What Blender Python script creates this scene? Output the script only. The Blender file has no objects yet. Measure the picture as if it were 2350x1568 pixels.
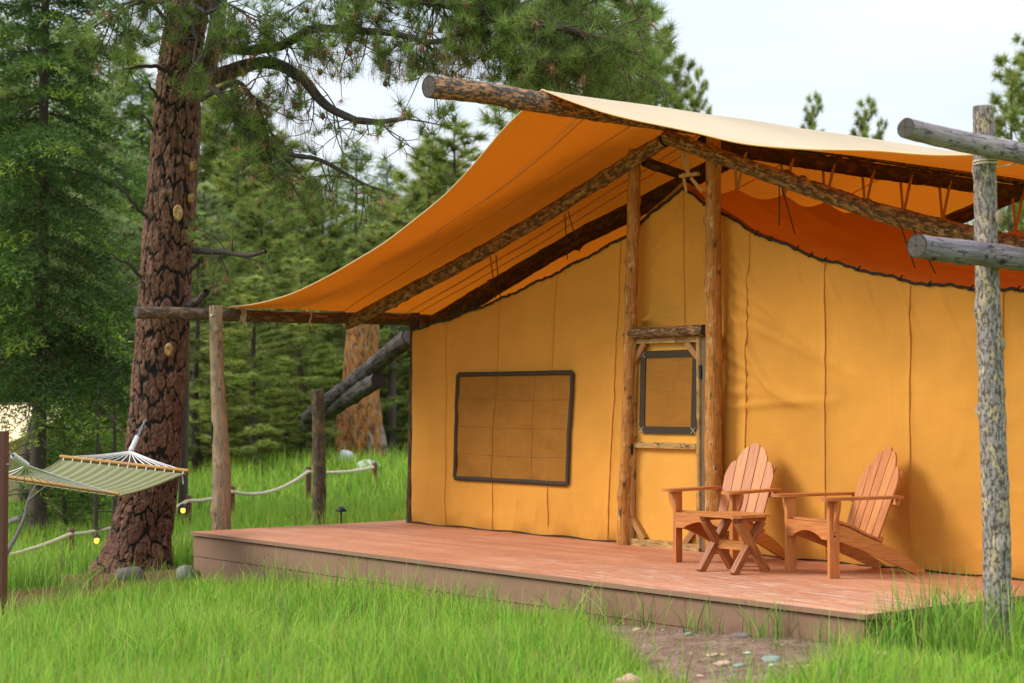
import bpy, math, random
import numpy as np
from mathutils import Vector, Matrix
SC = bpy.context.scene
COL = SC.collection
rng = np.random.default_rng(7)
random.seed(7)

# ------------------------------------------------------------------ camera, sky, sun, exposure
CAM = np.array([16.527, -11.671, 1.41]); FPX, CX, CY = 3880.0, 1175.0, 784.0
PITCH = math.atan(144 / FPX); YAW = math.radians(51.2)
cd = bpy.data.cameras.new('camera'); cam = bpy.data.objects.new('camera', cd); COL.objects.link(cam)
cam.location = CAM; cam.rotation_euler = (math.pi / 2 + PITCH, 0, YAW)
cd.sensor_width = 36; cd.lens = FPX / 2350 * 36; cd.clip_end = 2000
cd.dof.use_dof = True; cd.dof.focus_distance = 15.5; cd.dof.aperture_fstop = 2.0
SC.camera = cam
SUN_EL, SUN_AZ = math.radians(36), (-0.62, -0.785)
w = bpy.data.worlds.new('World'); SC.world = w; w.use_nodes = True
nt = w.node_tree; nt.nodes.clear()
sky = nt.nodes.new('ShaderNodeTexSky'); sky.sky_type = 'NISHITA'; sky.sun_disc = False
sky.sun_elevation = SUN_EL; sky.sun_rotation = math.atan2(SUN_AZ[0], SUN_AZ[1])
tcw = nt.nodes.new('ShaderNodeTexCoord')
mp = nt.nodes.new('ShaderNodeMapping'); mp.inputs['Scale'].default_value = (1.2, 1.2, 5.0)
nz = nt.nodes.new('ShaderNodeTexNoise'); nz.inputs['Scale'].default_value = 1.6; nz.inputs['Detail'].default_value = 5
cr = nt.nodes.new('ShaderNodeValToRGB')
cr.color_ramp.elements[0].position = 0.34; cr.color_ramp.elements[0].color = (4.0, 4.55, 5.1, 1)
cr.color_ramp.elements[1].position = 0.60; cr.color_ramp.elements[1].color = (5.05, 5.35, 5.7, 1)
mx = nt.nodes.new('ShaderNodeMix'); mx.data_type = 'RGBA'; mx.inputs[0].default_value = 0.9
bg = nt.nodes.new('ShaderNodeBackground'); bg.inputs['Strength'].default_value = 0.1
ow = nt.nodes.new('ShaderNodeOutputWorld')
L = nt.links
L.new(tcw.outputs['Generated'], mp.inputs[0]); L.new(mp.outputs[0], nz.inputs['Vector']); L.new(nz.outputs['Fac'], cr.inputs[0])
sxy = nt.nodes.new('ShaderNodeSeparateXYZ'); L.new(tcw.outputs['Generated'], sxy.inputs[0])
def wmath(op, a, b):
    o = nt.nodes.new('ShaderNodeMath'); o.operation = op
    for i, v in ((0, a), (1, b)):
        if isinstance(v, bpy.types.NodeSocket): L.new(v, o.inputs[i])
        else: o.inputs[i].default_value = v
    return o.outputs[0]
grad = wmath('ADD', 1.0, wmath('MULTIPLY', wmath('MAXIMUM', sxy.outputs[2], 0.0), 2.0))   # overcast sky, brighter overhead
vm = nt.nodes.new('ShaderNodeVectorMath'); vm.operation = 'SCALE'; L.new(cr.outputs[0], vm.inputs[0]); L.new(grad, vm.inputs['Scale'])
L.new(sky.outputs[0], mx.inputs[6]); L.new(vm.outputs[0], mx.inputs[7]); L.new(mx.outputs[2], bg.inputs[0]); L.new(bg.outputs[0], ow.inputs[0])
sd = bpy.data.lights.new('sun', 'SUN'); sd.energy = 2.0; sd.angle = math.radians(22); sd.color = (1, .955, .89)
so = bpy.data.objects.new('sun', sd); COL.objects.link(so)
so.rotation_euler = Vector((SUN_AZ[0] * math.cos(SUN_EL), SUN_AZ[1] * math.cos(SUN_EL), math.sin(SUN_EL))).to_track_quat('Z', 'Y').to_euler()
VS = SC.view_settings; VS.view_transform = 'Standard'; VS.look = 'None'; VS.exposure = 0.64; VS.gamma = 1.0; VS.use_curve_mapping = False
SC.cycles.use_denoising = True; SC.cycles.max_bounces = 8; SC.cycles.diffuse_bounces = 4; SC.cycles.transmission_bounces = 4
SC.cycles.caustics_reflective = False; SC.cycles.caustics_refractive = False

# ------------------------------------------------------------------ unprojection of measured points at a given distance
_F0 = np.array([-math.sin(YAW), math.cos(YAW), 0]); RT = np.array([math.cos(YAW), math.sin(YAW), 0]); ZZ = np.array([0, 0, 1.])
FW = _F0 * math.cos(PITCH) + ZZ * math.sin(PITCH); UPV = -_F0 * math.sin(PITCH) + ZZ * math.cos(PITCH)
def at(x, y, d): return CAM + (FW + RT * (x - CX) / FPX + UPV * (CY - y) / FPX) * d
def at_y(x, y, wy):
    r = FW + RT * (x - CX) / FPX + UPV * (CY - y) / FPX
    return CAM + r * (wy - CAM[1]) / r[1]

# ------------------------------------------------------------------ ground height
GP = np.array([(8.13,-4.92,-.33),(5.99,-7.11,-.36),(9.07,-2.65,-.24),(9.7,-1.8,-.2),(-.3,-2.7,-.5),(4.5,-2.8,-.36),(2.,-2.9,-.44),(-1.7,-2.65,-.62),
 (2.42,-5.95,-.52),(-3.84,-3.4,-.78),(-5.2,-1.9,-.72),(-6.46,.56,-.52),(-6.6,2.74,-.2),(-3.1,.74,-.3),(-.9,-2.1,-.45),(-9.3,5.8,.22),(-11.1,6.75,.16),(-1,3,-.1),
 (-14.25,1.28,-.8),(-20,-8,-1.0),(-30,15,-.4),(-12,15,.0),(10,12,.05),(16,-11,-.4),(12,-4,-.3),(0,-12,-.55),(-40,40,-.6),(40,40,-.5),(40,-40,-.6),(-40,-40,-1.),(-3,8,.15),(-6,6,.1)])
def gh(x, y):
    x = np.asarray(x, float); y = np.asarray(y, float)
    d2 = (x[..., None] - GP[:, 0]) ** 2 + (y[..., None] - GP[:, 1]) ** 2 + .6
    wt = d2 ** -1.35
    return (wt * GP[:, 2]).sum(-1) / wt.sum(-1) + .02 * np.sin(x * 1.3 + y) * np.sin(y * 1.7) + .012 * np.sin(3.1 * x - 2 * y)
def g1(x, y): return float(gh(np.array([x]), np.array([y]))[0])
def vnoise(x, y, s=1.0, seed=0):
    """smooth value noise -1..1"""
    x = np.asarray(x, float) * s + 1000.5; y = np.asarray(y, float) * s + 1000.5
    xi = np.floor(x).astype(int); yi = np.floor(y).astype(int); fx = x - xi; fy = y - yi
    fx = fx * fx * (3 - 2 * fx); fy = fy * fy * (3 - 2 * fy)
    def h(a, b):
        n = (a * 374761393 + b * 668265263 + seed * 974711) & 0x7fffffff
        n = ((n ^ (n >> 13)) * 1274126177) & 0x7fffffff
        return ((n ^ (n >> 16)) & 0xffff) / 32767.5 - 1
    return (h(xi, yi) * (1 - fx) + h(xi + 1, yi) * fx) * (1 - fy) + (h(xi, yi + 1) * (1 - fx) + h(xi + 1, yi + 1) * fx) * fy

# ------------------------------------------------------------------ node helpers
class NB:
    def __init__(s, name):
        s.m = bpy.data.materials.new(name); s.m.use_nodes = True; s.t = s.m.node_tree; s.t.nodes.clear()
        s.out = s.t.nodes.new('ShaderNodeOutputMaterial')
    def n(s, typ, inp=None, **kw):
        o = s.t.nodes.new('ShaderNode' + typ)
        for k, v in kw.items(): setattr(o, k, v)
        for k, v in (inp or {}).items():
            if isinstance(v, bpy.types.NodeSocket): s.t.links.new(v, o.inputs[k])
            else: o.inputs[k].default_value = v
        return o
    def rgb(s, c): return (c[0], c[1], c[2], 1)
    def mix(s, f, a, b, mode='MIX'):
        o = s.n('Mix', data_type='RGBA', blend_type=mode)
        for i, v in ((0, f), (6, a), (7, b)):
            if isinstance(v, bpy.types.NodeSocket): s.t.links.new(v, o.inputs[i])
            else: o.inputs[i].default_value = (v if i == 0 else s.rgb(v))
        return o.outputs[2]
    def math(s, op, a, b=0.0, clamp=False):
        o = s.n('Math', {0: a, 1: b}, operation=op); o.use_clamp = clamp; return o.outputs[0]
    def ramp(s, f, lo, hi): # smooth 0..1
        o = s.n('MapRange', {0: f, 1: lo, 2: hi}, interpolation_type='SMOOTHSTEP'); return o.outputs[0]
    def noise(s, v, scale, detail=4, rough=.55, out='Fac'):
        return s.n('TexNoise', {'Vector': v, 'Scale': scale, 'Detail': detail, 'Roughness': rough}).outputs[out]
    def uv(s, sx=1, sy=1, sz=1):
        t = s.n('UVMap'); return s.n('Mapping', {0: t.outputs[0], 3: (sx, sy, sz)}).outputs[0]
    def obj(s, sx=1, sy=1, sz=1):
        t = s.n('TexCoord'); return s.n('Mapping', {0: t.outputs['Object'], 3: (sx, sy, sz)}).outputs[0]
    def pos(s, sx=1, sy=1, sz=1):
        t = s.n('NewGeometry'); return s.n('Mapping', {0: t.outputs['Position'], 3: (sx, sy, sz)}).outputs[0]
    def fin(s, col, rough=.7, bump=None, bd=.01, bs=.6, spec=.3, transl=None, tcol=None, sheen=0):
        p = s.n('BsdfPrincipled')
        if isinstance(col, bpy.types.NodeSocket): s.t.links.new(col, p.inputs['Base Color'])
        else: p.inputs['Base Color'].default_value = s.rgb(col)
        if isinstance(rough, bpy.types.NodeSocket): s.t.links.new(rough, p.inputs['Roughness'])
        else: p.inputs['Roughness'].default_value = rough
        p.inputs['Specular IOR Level'].default_value = spec
        nrm = None
        if bump is not None:
            b = s.n('Bump', {'Height': bump, 'Distance': bd, 'Strength': bs}); nrm = b.outputs[0]
            s.t.links.new(nrm, p.inputs['Normal'])
        sh = p.outputs[0]
        if transl:
            tb = s.n('BsdfTranslucent'); c = tcol if tcol is not None else col
            if isinstance(c, bpy.types.NodeSocket): s.t.links.new(c, tb.inputs[0])
            else: tb.inputs[0].default_value = s.rgb(c)
            if nrm: s.t.links.new(nrm, tb.inputs[1])
            ms = s.n('MixShader', {0: transl}); s.t.links.new(sh, ms.inputs[1]); s.t.links.new(tb.outputs[0], ms.inputs[2]); sh = ms.outputs[0]
        s.t.links.new(sh, s.out.inputs[0]); return s.m

def plain(name, c, rough=.6, metal=0, spec=.4, var=.15):
    b = NB(name); n = b.noise(b.obj(), 9, 4)
    col = b.mix(n, tuple(x * (1 - var) for x in c), tuple(min(1, x * (1 + var)) for x in c))
    m = b.fin(col, rough, n, .003, .4, spec)
    if metal:
        for q in b.t.nodes:
            if q.type == 'BSDF_PRINCIPLED': q.inputs['Metallic'].default_value = metal
    return m

def wood_log(name, ca, cb, bark=(.02, .014, .01), bark_amt=.5, patch=None, patch_amt=.0, rough=.7, crack=.5, bark_scale=7, bump=.012):
    """log skin: streaky wood under flakes of bark; uv = metres round / along"""
    b = NB(name)
    ri = b.n('ObjectInfo').outputs['Random']
    off = b.n('CombineXYZ', {0: b.math('MULTIPLY', ri, 37.0), 1: b.math('MULTIPLY', ri, 11.0)}).outputs[0]
    u0 = b.n('UVMap').outputs[0]; u0 = b.n('VectorMath', {0: u0, 1: off}, operation='ADD').outputs[0]
    def uvm(sx, sy): return b.n('Mapping', {0: u0, 3: (sx, sy, 1)}).outputs[0]
    g = b.noise(uvm(14, 1.2), 3, 6, .6); big = b.noise(uvm(1.5, .8), 2.2, 3)
    col = b.mix(b.ramp(g, .3, .7), ca, cb)
    col = b.mix(b.math('MULTIPLY', b.ramp(big, .45, .7), .5), col, tuple(x * .55 for x in ca))
    ck = b.noise(uvm(26, .9), 2.5, 3, .5); ckf = b.ramp(b.math('ABSOLUTE', b.math('SUBTRACT', ck, .5)), .0, .02)
    col = b.mix(b.math('MULTIPLY', b.math('SUBTRACT', 1.0, ckf), crack), col, (.012, .009, .007))
    hgt = b.math('MULTIPLY', ckf, .5)
    if patch_amt > 0:
        pn = b.noise(uvm(2.2, .9), 7.0, 9, .76); pf = b.ramp(pn, .62 - patch_amt * .25, .66 - patch_amt * .25)
        col = b.mix(pf, col, patch)
    if bark_amt > 0:
        bn = b.noise(uvm(1.25, .55), bark_scale * 1.5, 9, .74); bf = b.ramp(bn, .62 - bark_amt * .28, .645 - bark_amt * .28)
        fl = b.noise(uvm(1, .6), 40, 3)
        col = b.mix(bf, col, b.mix(fl, tuple(x * .5 for x in bark), tuple(x * 2.1 for x in bark)))
        hgt = b.math('ADD', hgt, b.math('MULTIPLY', b.math('ADD', bf, b.math('MULTIPLY', fl, .4)), 1.0))
    hgt = b.math('ADD', hgt, b.math('MULTIPLY', g, .5))
    return b.fin(col, rough, hgt, bump, .8, .25)

def end_grain(name, ca, cb):
    b = NB(name); v = b.n('UVMap').outputs[0]
    wv = b.n('TexWave', {'Vector': v, 'Scale': 9.0, 'Distortion': 2.5, 'Detail': 3, 'Detail Scale': 1.5}, wave_type='RINGS', rings_direction='Z').outputs['Fac']
    n = b.noise(v, 5, 5); col = b.mix(b.math('MULTIPLY', wv, b.ramp(n, .2, .6)), ca, cb)
    r_ = b.n('VectorMath', {0: v}, operation='LENGTH').outputs['Value']; col = b.mix(b.ramp(r_, .84, .93), col, (.03, .025, .022)); col = b.mix(b.ramp(r_, .25, .0), col, (.05, .04, .034))
    ag = b.n('TexNoise', {'Vector': b.n('VectorMath', {0: v}, operation='NORMALIZE').outputs[0], 'Scale': 4.0, 'Detail': 2}).outputs['Fac']; col = b.mix(b.math('MULTIPLY', b.ramp(b.math('ABSOLUTE', b.math('SUBTRACT', ag, .5)), .02, .0), .8), col, (.02, .016, .014))
    rd = b.noise(b.n('Mapping', {0: v, 3: (1, 1, 1)}).outputs[0], 22, 2)
    col = b.mix(b.ramp(rd, .62, .7), col, (.02, .016, .012))
    return b.fin(col, .85, b.math('ADD', wv, rd), .004, .7, .2)

def board_wood(name, ca, cb, rough=.55, gx=1, gy=14, gz=14, dark=.35, spec=.35):
    """sawn board: grain runs along the object's uv v"""
    b = NB(name); ri = b.n('ObjectInfo').outputs['Random']
    off = b.n('CombineXYZ', {0: b.math('MULTIPLY', ri, 53.0), 1: b.math('MULTIPLY', ri, 17.0)}).outputs[0]
    u0 = b.n('VectorMath', {0: b.n('UVMap').outputs[0], 1: off}, operation='ADD').outputs[0]
    g = b.noise(b.n('Mapping', {0: u0, 3: (22, 1.6, 1)}).outputs[0], 3, 6, .6)
    big = b.noise(b.n('Mapping', {0: u0, 3: (3.5, .7, 1)}).outputs[0], 3, 3)
    col = b.mix(b.ramp(g, .3, .72), ca, cb)
    col = b.mix(b.math('MULTIPLY', b.ramp(big, .5, .75), dark), col, tuple(x * .55 for x in ca))
    ck = b.noise(b.n('Mapping', {0: u0, 3: (9, 9, 1)}).outputs[0], 3, 2)
    col = b.mix(b.math('MULTIPLY', b.ramp(ck, .74, .8), .7), col, tuple(x * .25 for x in ca))
    hv = b.math('SUBTRACT', ri, .5)
    hs = b.n('HueSaturation', {'Hue': b.math('ADD', .5, b.math('MULTIPLY', hv, .012)), 'Saturation': 1.0, 'Value': b.math('ADD', 1.0, b.math('MULTIPLY', hv, .2)), 'Color': col})
    return b.fin(hs.outputs[0], rough, g, .002, .5, spec)

def canvas(name, c, transl=0.0, tcol=None, back=None, stain=.12, weave=520, rough=.85):
    b = NB(name); v = b.pos()
    n1 = b.noise(v, .9, 4, .6); n2 = b.noise(v, 7, 4, .6)
    wz = b.noise(b.pos(1, 1, .02), 90, 2); wx = b.noise(b.pos(.02, .02, 1), 90, 2)
    col = b.mix(b.ramp(n1, .3, .7), tuple(x * (1 - stain) for x in c), tuple(min(1, x * (1 + stain * .6)) for x in c))
    wv = b.math('ADD', wz, wx)
    col = b.mix(b.math('MULTIPLY', b.ramp(wv, .8, 1.25), .16), col, tuple(x * .72 for x in c))
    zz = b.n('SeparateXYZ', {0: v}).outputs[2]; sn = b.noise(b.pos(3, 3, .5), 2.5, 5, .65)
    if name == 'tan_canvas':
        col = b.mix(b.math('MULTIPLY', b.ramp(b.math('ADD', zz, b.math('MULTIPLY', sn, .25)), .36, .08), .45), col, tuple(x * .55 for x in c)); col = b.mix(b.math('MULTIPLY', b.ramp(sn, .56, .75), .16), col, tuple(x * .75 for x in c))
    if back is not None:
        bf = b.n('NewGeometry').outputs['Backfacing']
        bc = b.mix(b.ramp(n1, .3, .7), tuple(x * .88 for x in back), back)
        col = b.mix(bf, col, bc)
    h = b.math('ADD', b.math('MULTIPLY', wv, .25), b.math('ADD', b.math('MULTIPLY', n1, 1.0), b.math('MULTIPLY', n2, .35)))
    return b.fin(col, rough, h, .012, .35, .15, transl=transl or None, tcol=tcol)

def foliage(name, hue=0, val=1.0, transl=.3, sat=1.0, up=.5):
    b = NB(name); a = b.n('Attribute', attribute_name='tint').outputs['Color']
    hs = b.n('HueSaturation', {'Hue': .5 + hue, 'Saturation': sat, 'Value': val, 'Color': a}).outputs[0]
    g = b.n('NewGeometry').outputs['Normal']; nv = b.n('VectorMath', {0: b.n('VectorMath', {0: g, 1: (0, 0, up)}, operation='ADD').outputs[0]}, operation='NORMALIZE').outputs[0]
    m = b.fin(hs, .65, None, spec=.2, transl=transl, tcol=hs)
    for q in b.t.nodes:
        if q.type in ('BSDF_PRINCIPLED', 'BSDF_TRANSLUCENT'): b.t.links.new(nv, q.inputs['Normal'])
    return m

# ------------------------------------------------------------------ mesh builder
class MB:
    def __init__(s): s.v, s.f, s.n = [], [], 0
    def add(s, v, faces, uv=None, mat=0, smooth=True, col=None):
        v = np.asarray(v, np.float32).reshape(-1, 3); k = len(v)
        uv = np.zeros((k, 2), np.float32) if uv is None else np.asarray(uv, np.float32)
        col = np.zeros((k, 3), np.float32) if col is None else np.broadcast_to(np.asarray(col, np.float32), (k, 3))
        s.v.append((v, uv, col))
        for fa in (faces if isinstance(faces, list) else [faces]):
            fa = np.atleast_2d(np.asarray(fa, np.int64))
            if fa.size: s.f.append((fa + s.n, mat, smooth))
        s.n += k; return s
    def mesh(s, name, mats, tint=False):
        V = np.concatenate([a[0] for a in s.v]); UV = np.concatenate([a[1] for a in s.v]); C = np.concatenate([a[2] for a in s.v])
        loops = np.concatenate([f.ravel() for f, _, _ in s.f])
        tot = np.concatenate([np.full(len(f), f.shape[1]) for f, _, _ in s.f])
        mi = np.concatenate([np.full(len(f), m) for f, m, _ in s.f]); sm = np.concatenate([np.full(len(f), k) for f, _, k in s.f])
        me = bpy.data.meshes.new(name); me.vertices.add(len(V)); me.vertices.foreach_set('co', V.ravel())
        me.loops.add(len(loops)); me.loops.foreach_set('vertex_index', loops.astype(np.int32))
        me.polygons.add(len(tot)); st = np.concatenate([[0], np.cumsum(tot)[:-1]])
        me.polygons.foreach_set('loop_start', st.astype(np.int32)); me.polygons.foreach_set('loop_total', tot.astype(np.int32))
        me.polygons.foreach_set('material_index', mi.astype(np.int32)); me.polygons.foreach_set('use_smooth', sm.astype(bool))
        ul = me.uv_layers.new(name='UVMap'); ul.data.foreach_set('uv', UV[loops].ravel())
        if tint:
            ca = me.color_attributes.new('tint', 'FLOAT_COLOR', 'POINT')
            ca.data.foreach_set('color', np.concatenate([C, np.ones((len(C), 1), np.float32)], 1).astype(np.float32).ravel())
        for m in (mats if isinstance(mats, (list, tuple)) else [mats]): me.materials.append(m)
        me.update(calc_edges=True); me.validate(); return me
    def build(s, name, mats, parent=None, tint=False, loc=None, bevel=0):
        o = bpy.data.objects.new(name, s.mesh(name, mats, tint)); COL.objects.link(o)
        if parent is not None: o.parent = parent
        if loc is not None: o.location = loc
        if bevel:
            m = o.modifiers.new('bevel', 'BEVEL'); m.width = bevel; m.segments = 2; m.limit_method = 'ANGLE'
        return o

def frames(P):
    P = np.asarray(P, float); T = np.gradient(P, axis=0); T /= np.linalg.norm(T, axis=1)[:, None] + 1e-9
    N = np.zeros_like(P); a = np.array([0, 0, 1.]) if abs(T[0, 2]) < .9 else np.array([1., 0, 0])
    n = np.cross(T[0], a); n /= np.linalg.norm(n)
    for i in range(len(P)):
        n = n - T[i] * (n @ T[i]); n /= np.linalg.norm(n) + 1e-9; N[i] = n
    return P, T, N, np.cross(T, N)
def smooth_path(P, n):
    P = np.asarray(P, float); k = len(P)
    if k < 3: t = np.linspace(0, 1, n)[:, None]; return P[0] * (1 - t) + P[-1] * t
    Q = np.vstack([2 * P[0] - P[1], P, 2 * P[-1] - P[-2]]); out = []
    for t in np.linspace(0, k - 1 - 1e-6, n):
        i = int(t); f = t - i; a, b, c, d = Q[i:i + 4]
        out.append(.5 * ((2 * b) + (c - a) * f + (2 * a - 5 * b + 4 * c - d) * f * f + (3 * b - a - 3 * c + d) * f ** 3))
    return np.array(out)
def tube(mb, P, r, seg=8, mat=0, rough=0.0, seed=0, cap=None, knots=0, flat=1.0, col=None, bumps=None):
    P, T, N, B = frames(P); m = len(P); r = np.broadcast_to(np.asarray(r, float), (m,)).copy()
    L = np.concatenate([[0], np.cumsum(np.linalg.norm(np.diff(P, axis=0), axis=1))])
    a = np.linspace(0, 2 * np.pi, seg + 1); rr = np.repeat(r[:, None], seg + 1, 1)
    if rough:
        ca, sa = np.cos(a), np.sin(a)
        rl = np.random.default_rng(seed + 5); k = np.zeros((m, seg + 1))
        for fr, am in ((2, .5), (5, .4), (11, .45), (23, .35)):
            k += am * vnoise(L[:, None] * fr + ca[None] * (1 + fr * .12) + seed * 3.1, sa[None] * (1 + fr * .12) + L[:, None] * .3, 1.0, seed + fr)
        rr = rr * (1 + rough * k)
        for q in range(knots):
            li = rl.uniform(.05, .95) * L[-1]; ai = rl.uniform(0, 2 * np.pi); s = rl.uniform(.03, .06); am = rl.uniform(.15, .4)
            da = np.angle(np.exp(1j * (a - ai)))[None] * r.mean()
            rr += r.mean() * am * np.exp(-((L[:, None] - li) ** 2 + da ** 2) / (2 * s * s * .5))
    rr[:, -1] = rr[:, 0]
    V = P[:, None] + rr[..., None] * (np.cos(a)[None, :, None] * N[:, None] + flat * np.sin(a)[None, :, None] * B[:, None])
    i = np.arange(m - 1)[:, None] * (seg + 1) + np.arange(seg)[None]
    q = np.stack([i, i + 1, i + seg + 2, i + seg + 1], -1).reshape(-1, 4)
    rm = r.mean(); uv = np.stack(np.broadcast_arrays(a[None] * rm, L[:, None]), -1).reshape(-1, 2)
    mb.add(V.reshape(-1, 3), q, uv, mat, col=col)
    if cap is not None:
        for e, ii, sg in ((0, 0, -1), (1, m - 1, 1)):
            ring = V[ii, :seg]; c = ring.mean(0) + T[ii] * sg * .004
            vv = np.vstack([ring, c]); s = np.arange(seg); s2 = (s + 1) % seg
            f = np.stack([s, s2, np.full(seg, seg)], 1) if sg > 0 else np.stack([s2, s, np.full(seg, seg)], 1)
            u2 = np.stack([np.cos(a[:seg]), np.sin(a[:seg])], 1) * (rr[ii, :seg, None] / rm)
            mb.add(vv, f, np.vstack([u2, [[0.02, .03]]]) + 0, cap, smooth=False, col=col)
    return mb
def box(mb, c, s, rot=None, mat=0, axis=1):
    """box centred at c with full size s; uv v runs along the longest side"""
    c = np.asarray(c, float); h = np.asarray(s, float) / 2
    R = np.eye(3) if rot is None else np.array(rot)
    ax = int(np.argmax(h)); F = []
    for k in range(3):
        for sg in (-1, 1):
            i, j = [(1, 2), (2, 0), (0, 1)][k]
            pts = []
            for a, b in ((-1, -1), (1, -1), (1, 1), (-1, 1)):
                p = np.zeros(3); p[k] = sg; p[i] = a; p[j] = b; pts.append(p * h)
            if sg < 0: pts = pts[::-1]
            pts = np.array(pts); o = [q for q in (i, j) if q != ax]
            uv = np.stack([pts[:, o[0]] + sg * 3 + k, pts[:, ax] if ax != k else pts[:, o[-1]]], 1)
            mb.add(pts @ R.T + c, [[0, 1, 2, 3]], uv, mat, smooth=False)
    return mb
def bar(mb, p0, p1, wd, th, up=(0, 0, 1), mat=0):
    """rectangular bar from p0 to p1, width wd across, thickness th along up"""
    p0 = np.asarray(p0, float); p1 = np.asarray(p1, float); d = p1 - p0; l = np.linalg.norm(d); d /= l
    u = np.asarray(up, float); u = u - d * (u @ d); u /= np.linalg.norm(u); s = np.cross(d, u)
    return box(mb, (p0 + p1) / 2, (wd, l, th), np.stack([s, d, u], 1), mat)
def prism(mb, poly, org, ex, ey, th, mat=0, long=1):
    """polygon poly in the plane (ex,ey) at org, extruded th along ex x ey (centred)"""
    ex = np.asarray(ex, float); ey = np.asarray(ey, float); nz = np.cross(ex, ey); p = np.asarray(poly, float); k = len(p)
    if np.sum(p[:, 0] * np.roll(p[:, 1], -1) - np.roll(p[:, 0], -1) * p[:, 1]) < 0: p = p[::-1]
    base = np.asarray(org, float) + p[:, :1] * ex + p[:, 1:] * ey
    up = base + nz * th / 2; lo = base - nz * th / 2
    uv = p if long == 1 else p[:, ::-1]
    mb.add(up, [np.arange(k)], uv, mat, smooth=False); mb.add(lo, [np.arange(k)[::-1]], uv + 1.7, mat, smooth=False)
    for i in range(k):
        j = (i + 1) % k; l = np.linalg.norm(p[j] - p[i])
        mb.add([lo[i], lo[j], up[j], up[i]], [[0, 1, 2, 3]], [[0, p[i][long]], [0, p[j][long]], [th, p[j][long]], [th, p[i][long]]], mat, smooth=False)
    return mb
def grid(mb, X, mat=0, uv=None, col=None, flip=False):
    m, n = X.shape[:2]; i = np.arange(m - 1)[:, None] * n + np.arange(n - 1)[None]
    q = np.stack([i, i + 1, i + n + 1, i + n], -1).reshape(-1, 4)
    if flip: q = q[:, ::-1]
    return mb.add(X.reshape(-1, 3), q, None if uv is None else uv.reshape(-1, 2), mat, col=col)
def tag(o, label, cat, group=None, kind=None):
    if label: o['label'] = label
    if cat: o['category'] = cat
    if group: o['group'] = group
    if kind: o['kind'] = kind
    return o
def empty(name, loc, label, cat, group=None, rz=0):
    o = bpy.data.objects.new(name, None); COL.objects.link(o); o.location = loc; o.rotation_euler = (0, 0, rz); o.empty_display_size = .1
    return tag(o, label, cat, group)
def unit(v): v = np.asarray(v, float); return v / (np.linalg.norm(v, axis=-1, keepdims=True) + 1e-9)

# ------------------------------------------------------------------ materials
M = {}
M['end_grey'] = end_grain('weathered_end_grain', (.09, .07, .06), (.21, .165, .14))
M['end_dark'] = end_grain('dark_end_grain', (.07, .05, .04), (.03, .024, .02))
M['log_bark'] = wood_log('barky_log', (.46, .25, .105), (.31, .155, .065), (.10, .062, .036), .42, (.50, .34, .18), .35, .75, bark_scale=12, bump=.02)
M['log_ridge'] = wood_log('ridge_log', (.56, .30, .14), (.42, .21, .10), (.075, .062, .060), .46, None, 0, .7, bark_scale=13, bump=.02)
M['log_orange'] = wood_log('varnished_orange_log', (.56, .245, .055), (.42, .165, .035), (.12, .055, .02), .12, (.62, .38, .16), .25, .45, bark_scale=6)
M['log_grey'] = wood_log('weathered_grey_log', (.40, .335, .30), (.27, .23, .22), (.10, .075, .055), .36, (.52, .40, .24), .42, .8, .6, 26)
M['log_slate'] = wood_log('dark_grey_log', (.31, .25, .27), (.19, .155, .175), (.03, .027, .03), .22, (.25, .15, .08), .12, .75, .6, 6)
M['log_silver'] = wood_log('silver_grey_log', (.44, .355, .355), (.29, .23, .245), (.04, .034, .03), .14, (.22, .16, .11), .2, .8, .8, 8)
M['log_pale'] = wood_log('pale_bare_post', (.36, .26, .165), (.25, .175, .11), (.09, .055, .03), .14, (.40, .24, .12), .35, .8, .5, 5, .006)
M['log_shade'] = wood_log('dark_weathered_log', (.15, .125, .11), (.09, .075, .065), (.035, .028, .022), .4, None, 0, .8, .6, 8)
M['log_dark'] = wood_log('dark_log', (.20, .095, .04), (.12, .055, .026), (.05, .03, .02), .5, None, 0, .8)
M['log_brown'] = wood_log('brown_barked_log', (.30, .19, .11), (.19, .12, .07), (.08, .058, .04), .5, (.30, .16, .07), .2, .85)
M['slab'] = wood_log('rough_barked_slab', (.46, .27, .11), (.33, .18, .07), (.10, .055, .028), .45, None, 0, .7, .5, 14, .02)
M['door_wood'] = wood_log('peeled_door_wood', (.56, .34, .12), (.42, .23, .075), (.11, .065, .03), .16, (.50, .33, .15), .3, .5, .6, 7, .006)
M['brace_wood'] = board_wood('door_brace_wood', (.40, .19, .06), (.30, .13, .04))
M['grey_board'] = board_wood('grey_brown_board', (.17, .11, .06), (.10, .06, .035))
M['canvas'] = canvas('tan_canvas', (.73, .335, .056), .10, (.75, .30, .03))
M['canvas_door'] = canvas('door_canvas', (.73, .345, .06))
M['canvas_roof'] = canvas('roof_canvas', (.88, .37, .05), .3, (.85, .32, .03))
M['seam'] = plain('seam_canvas', (.62, .27, .05), .85)
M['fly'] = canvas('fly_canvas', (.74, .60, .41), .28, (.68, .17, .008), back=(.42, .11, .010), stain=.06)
M['fly_strap'] = canvas('fly_seam_strap', (.88, .62, .32), .3, (.95, .6, .25))
M['strap'] = plain('webbing_strap', (.62, .36, .17), .8)
M['binding'] = plain('dark_canvas_binding', (.060, .045, .030), .9, spec=.1)
M['stitch'] = plain('pale_stitching', (.5, .45, .35), .8)
M['cord'] = plain('dark_cord', (.035, .022, .014), .8)
M['white_rope'] = plain('white_cotton_rope', (.72, .71, .70), .8, var=.08)
M['rope'] = plain('tan_rope', (.62, .52, .38), .85)
M['iron'] = plain('black_iron', (.03, .03, .03), .5, .6)
M['steel'] = plain('galvanised_steel', (.45, .46, .48), .4, .8)
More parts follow.
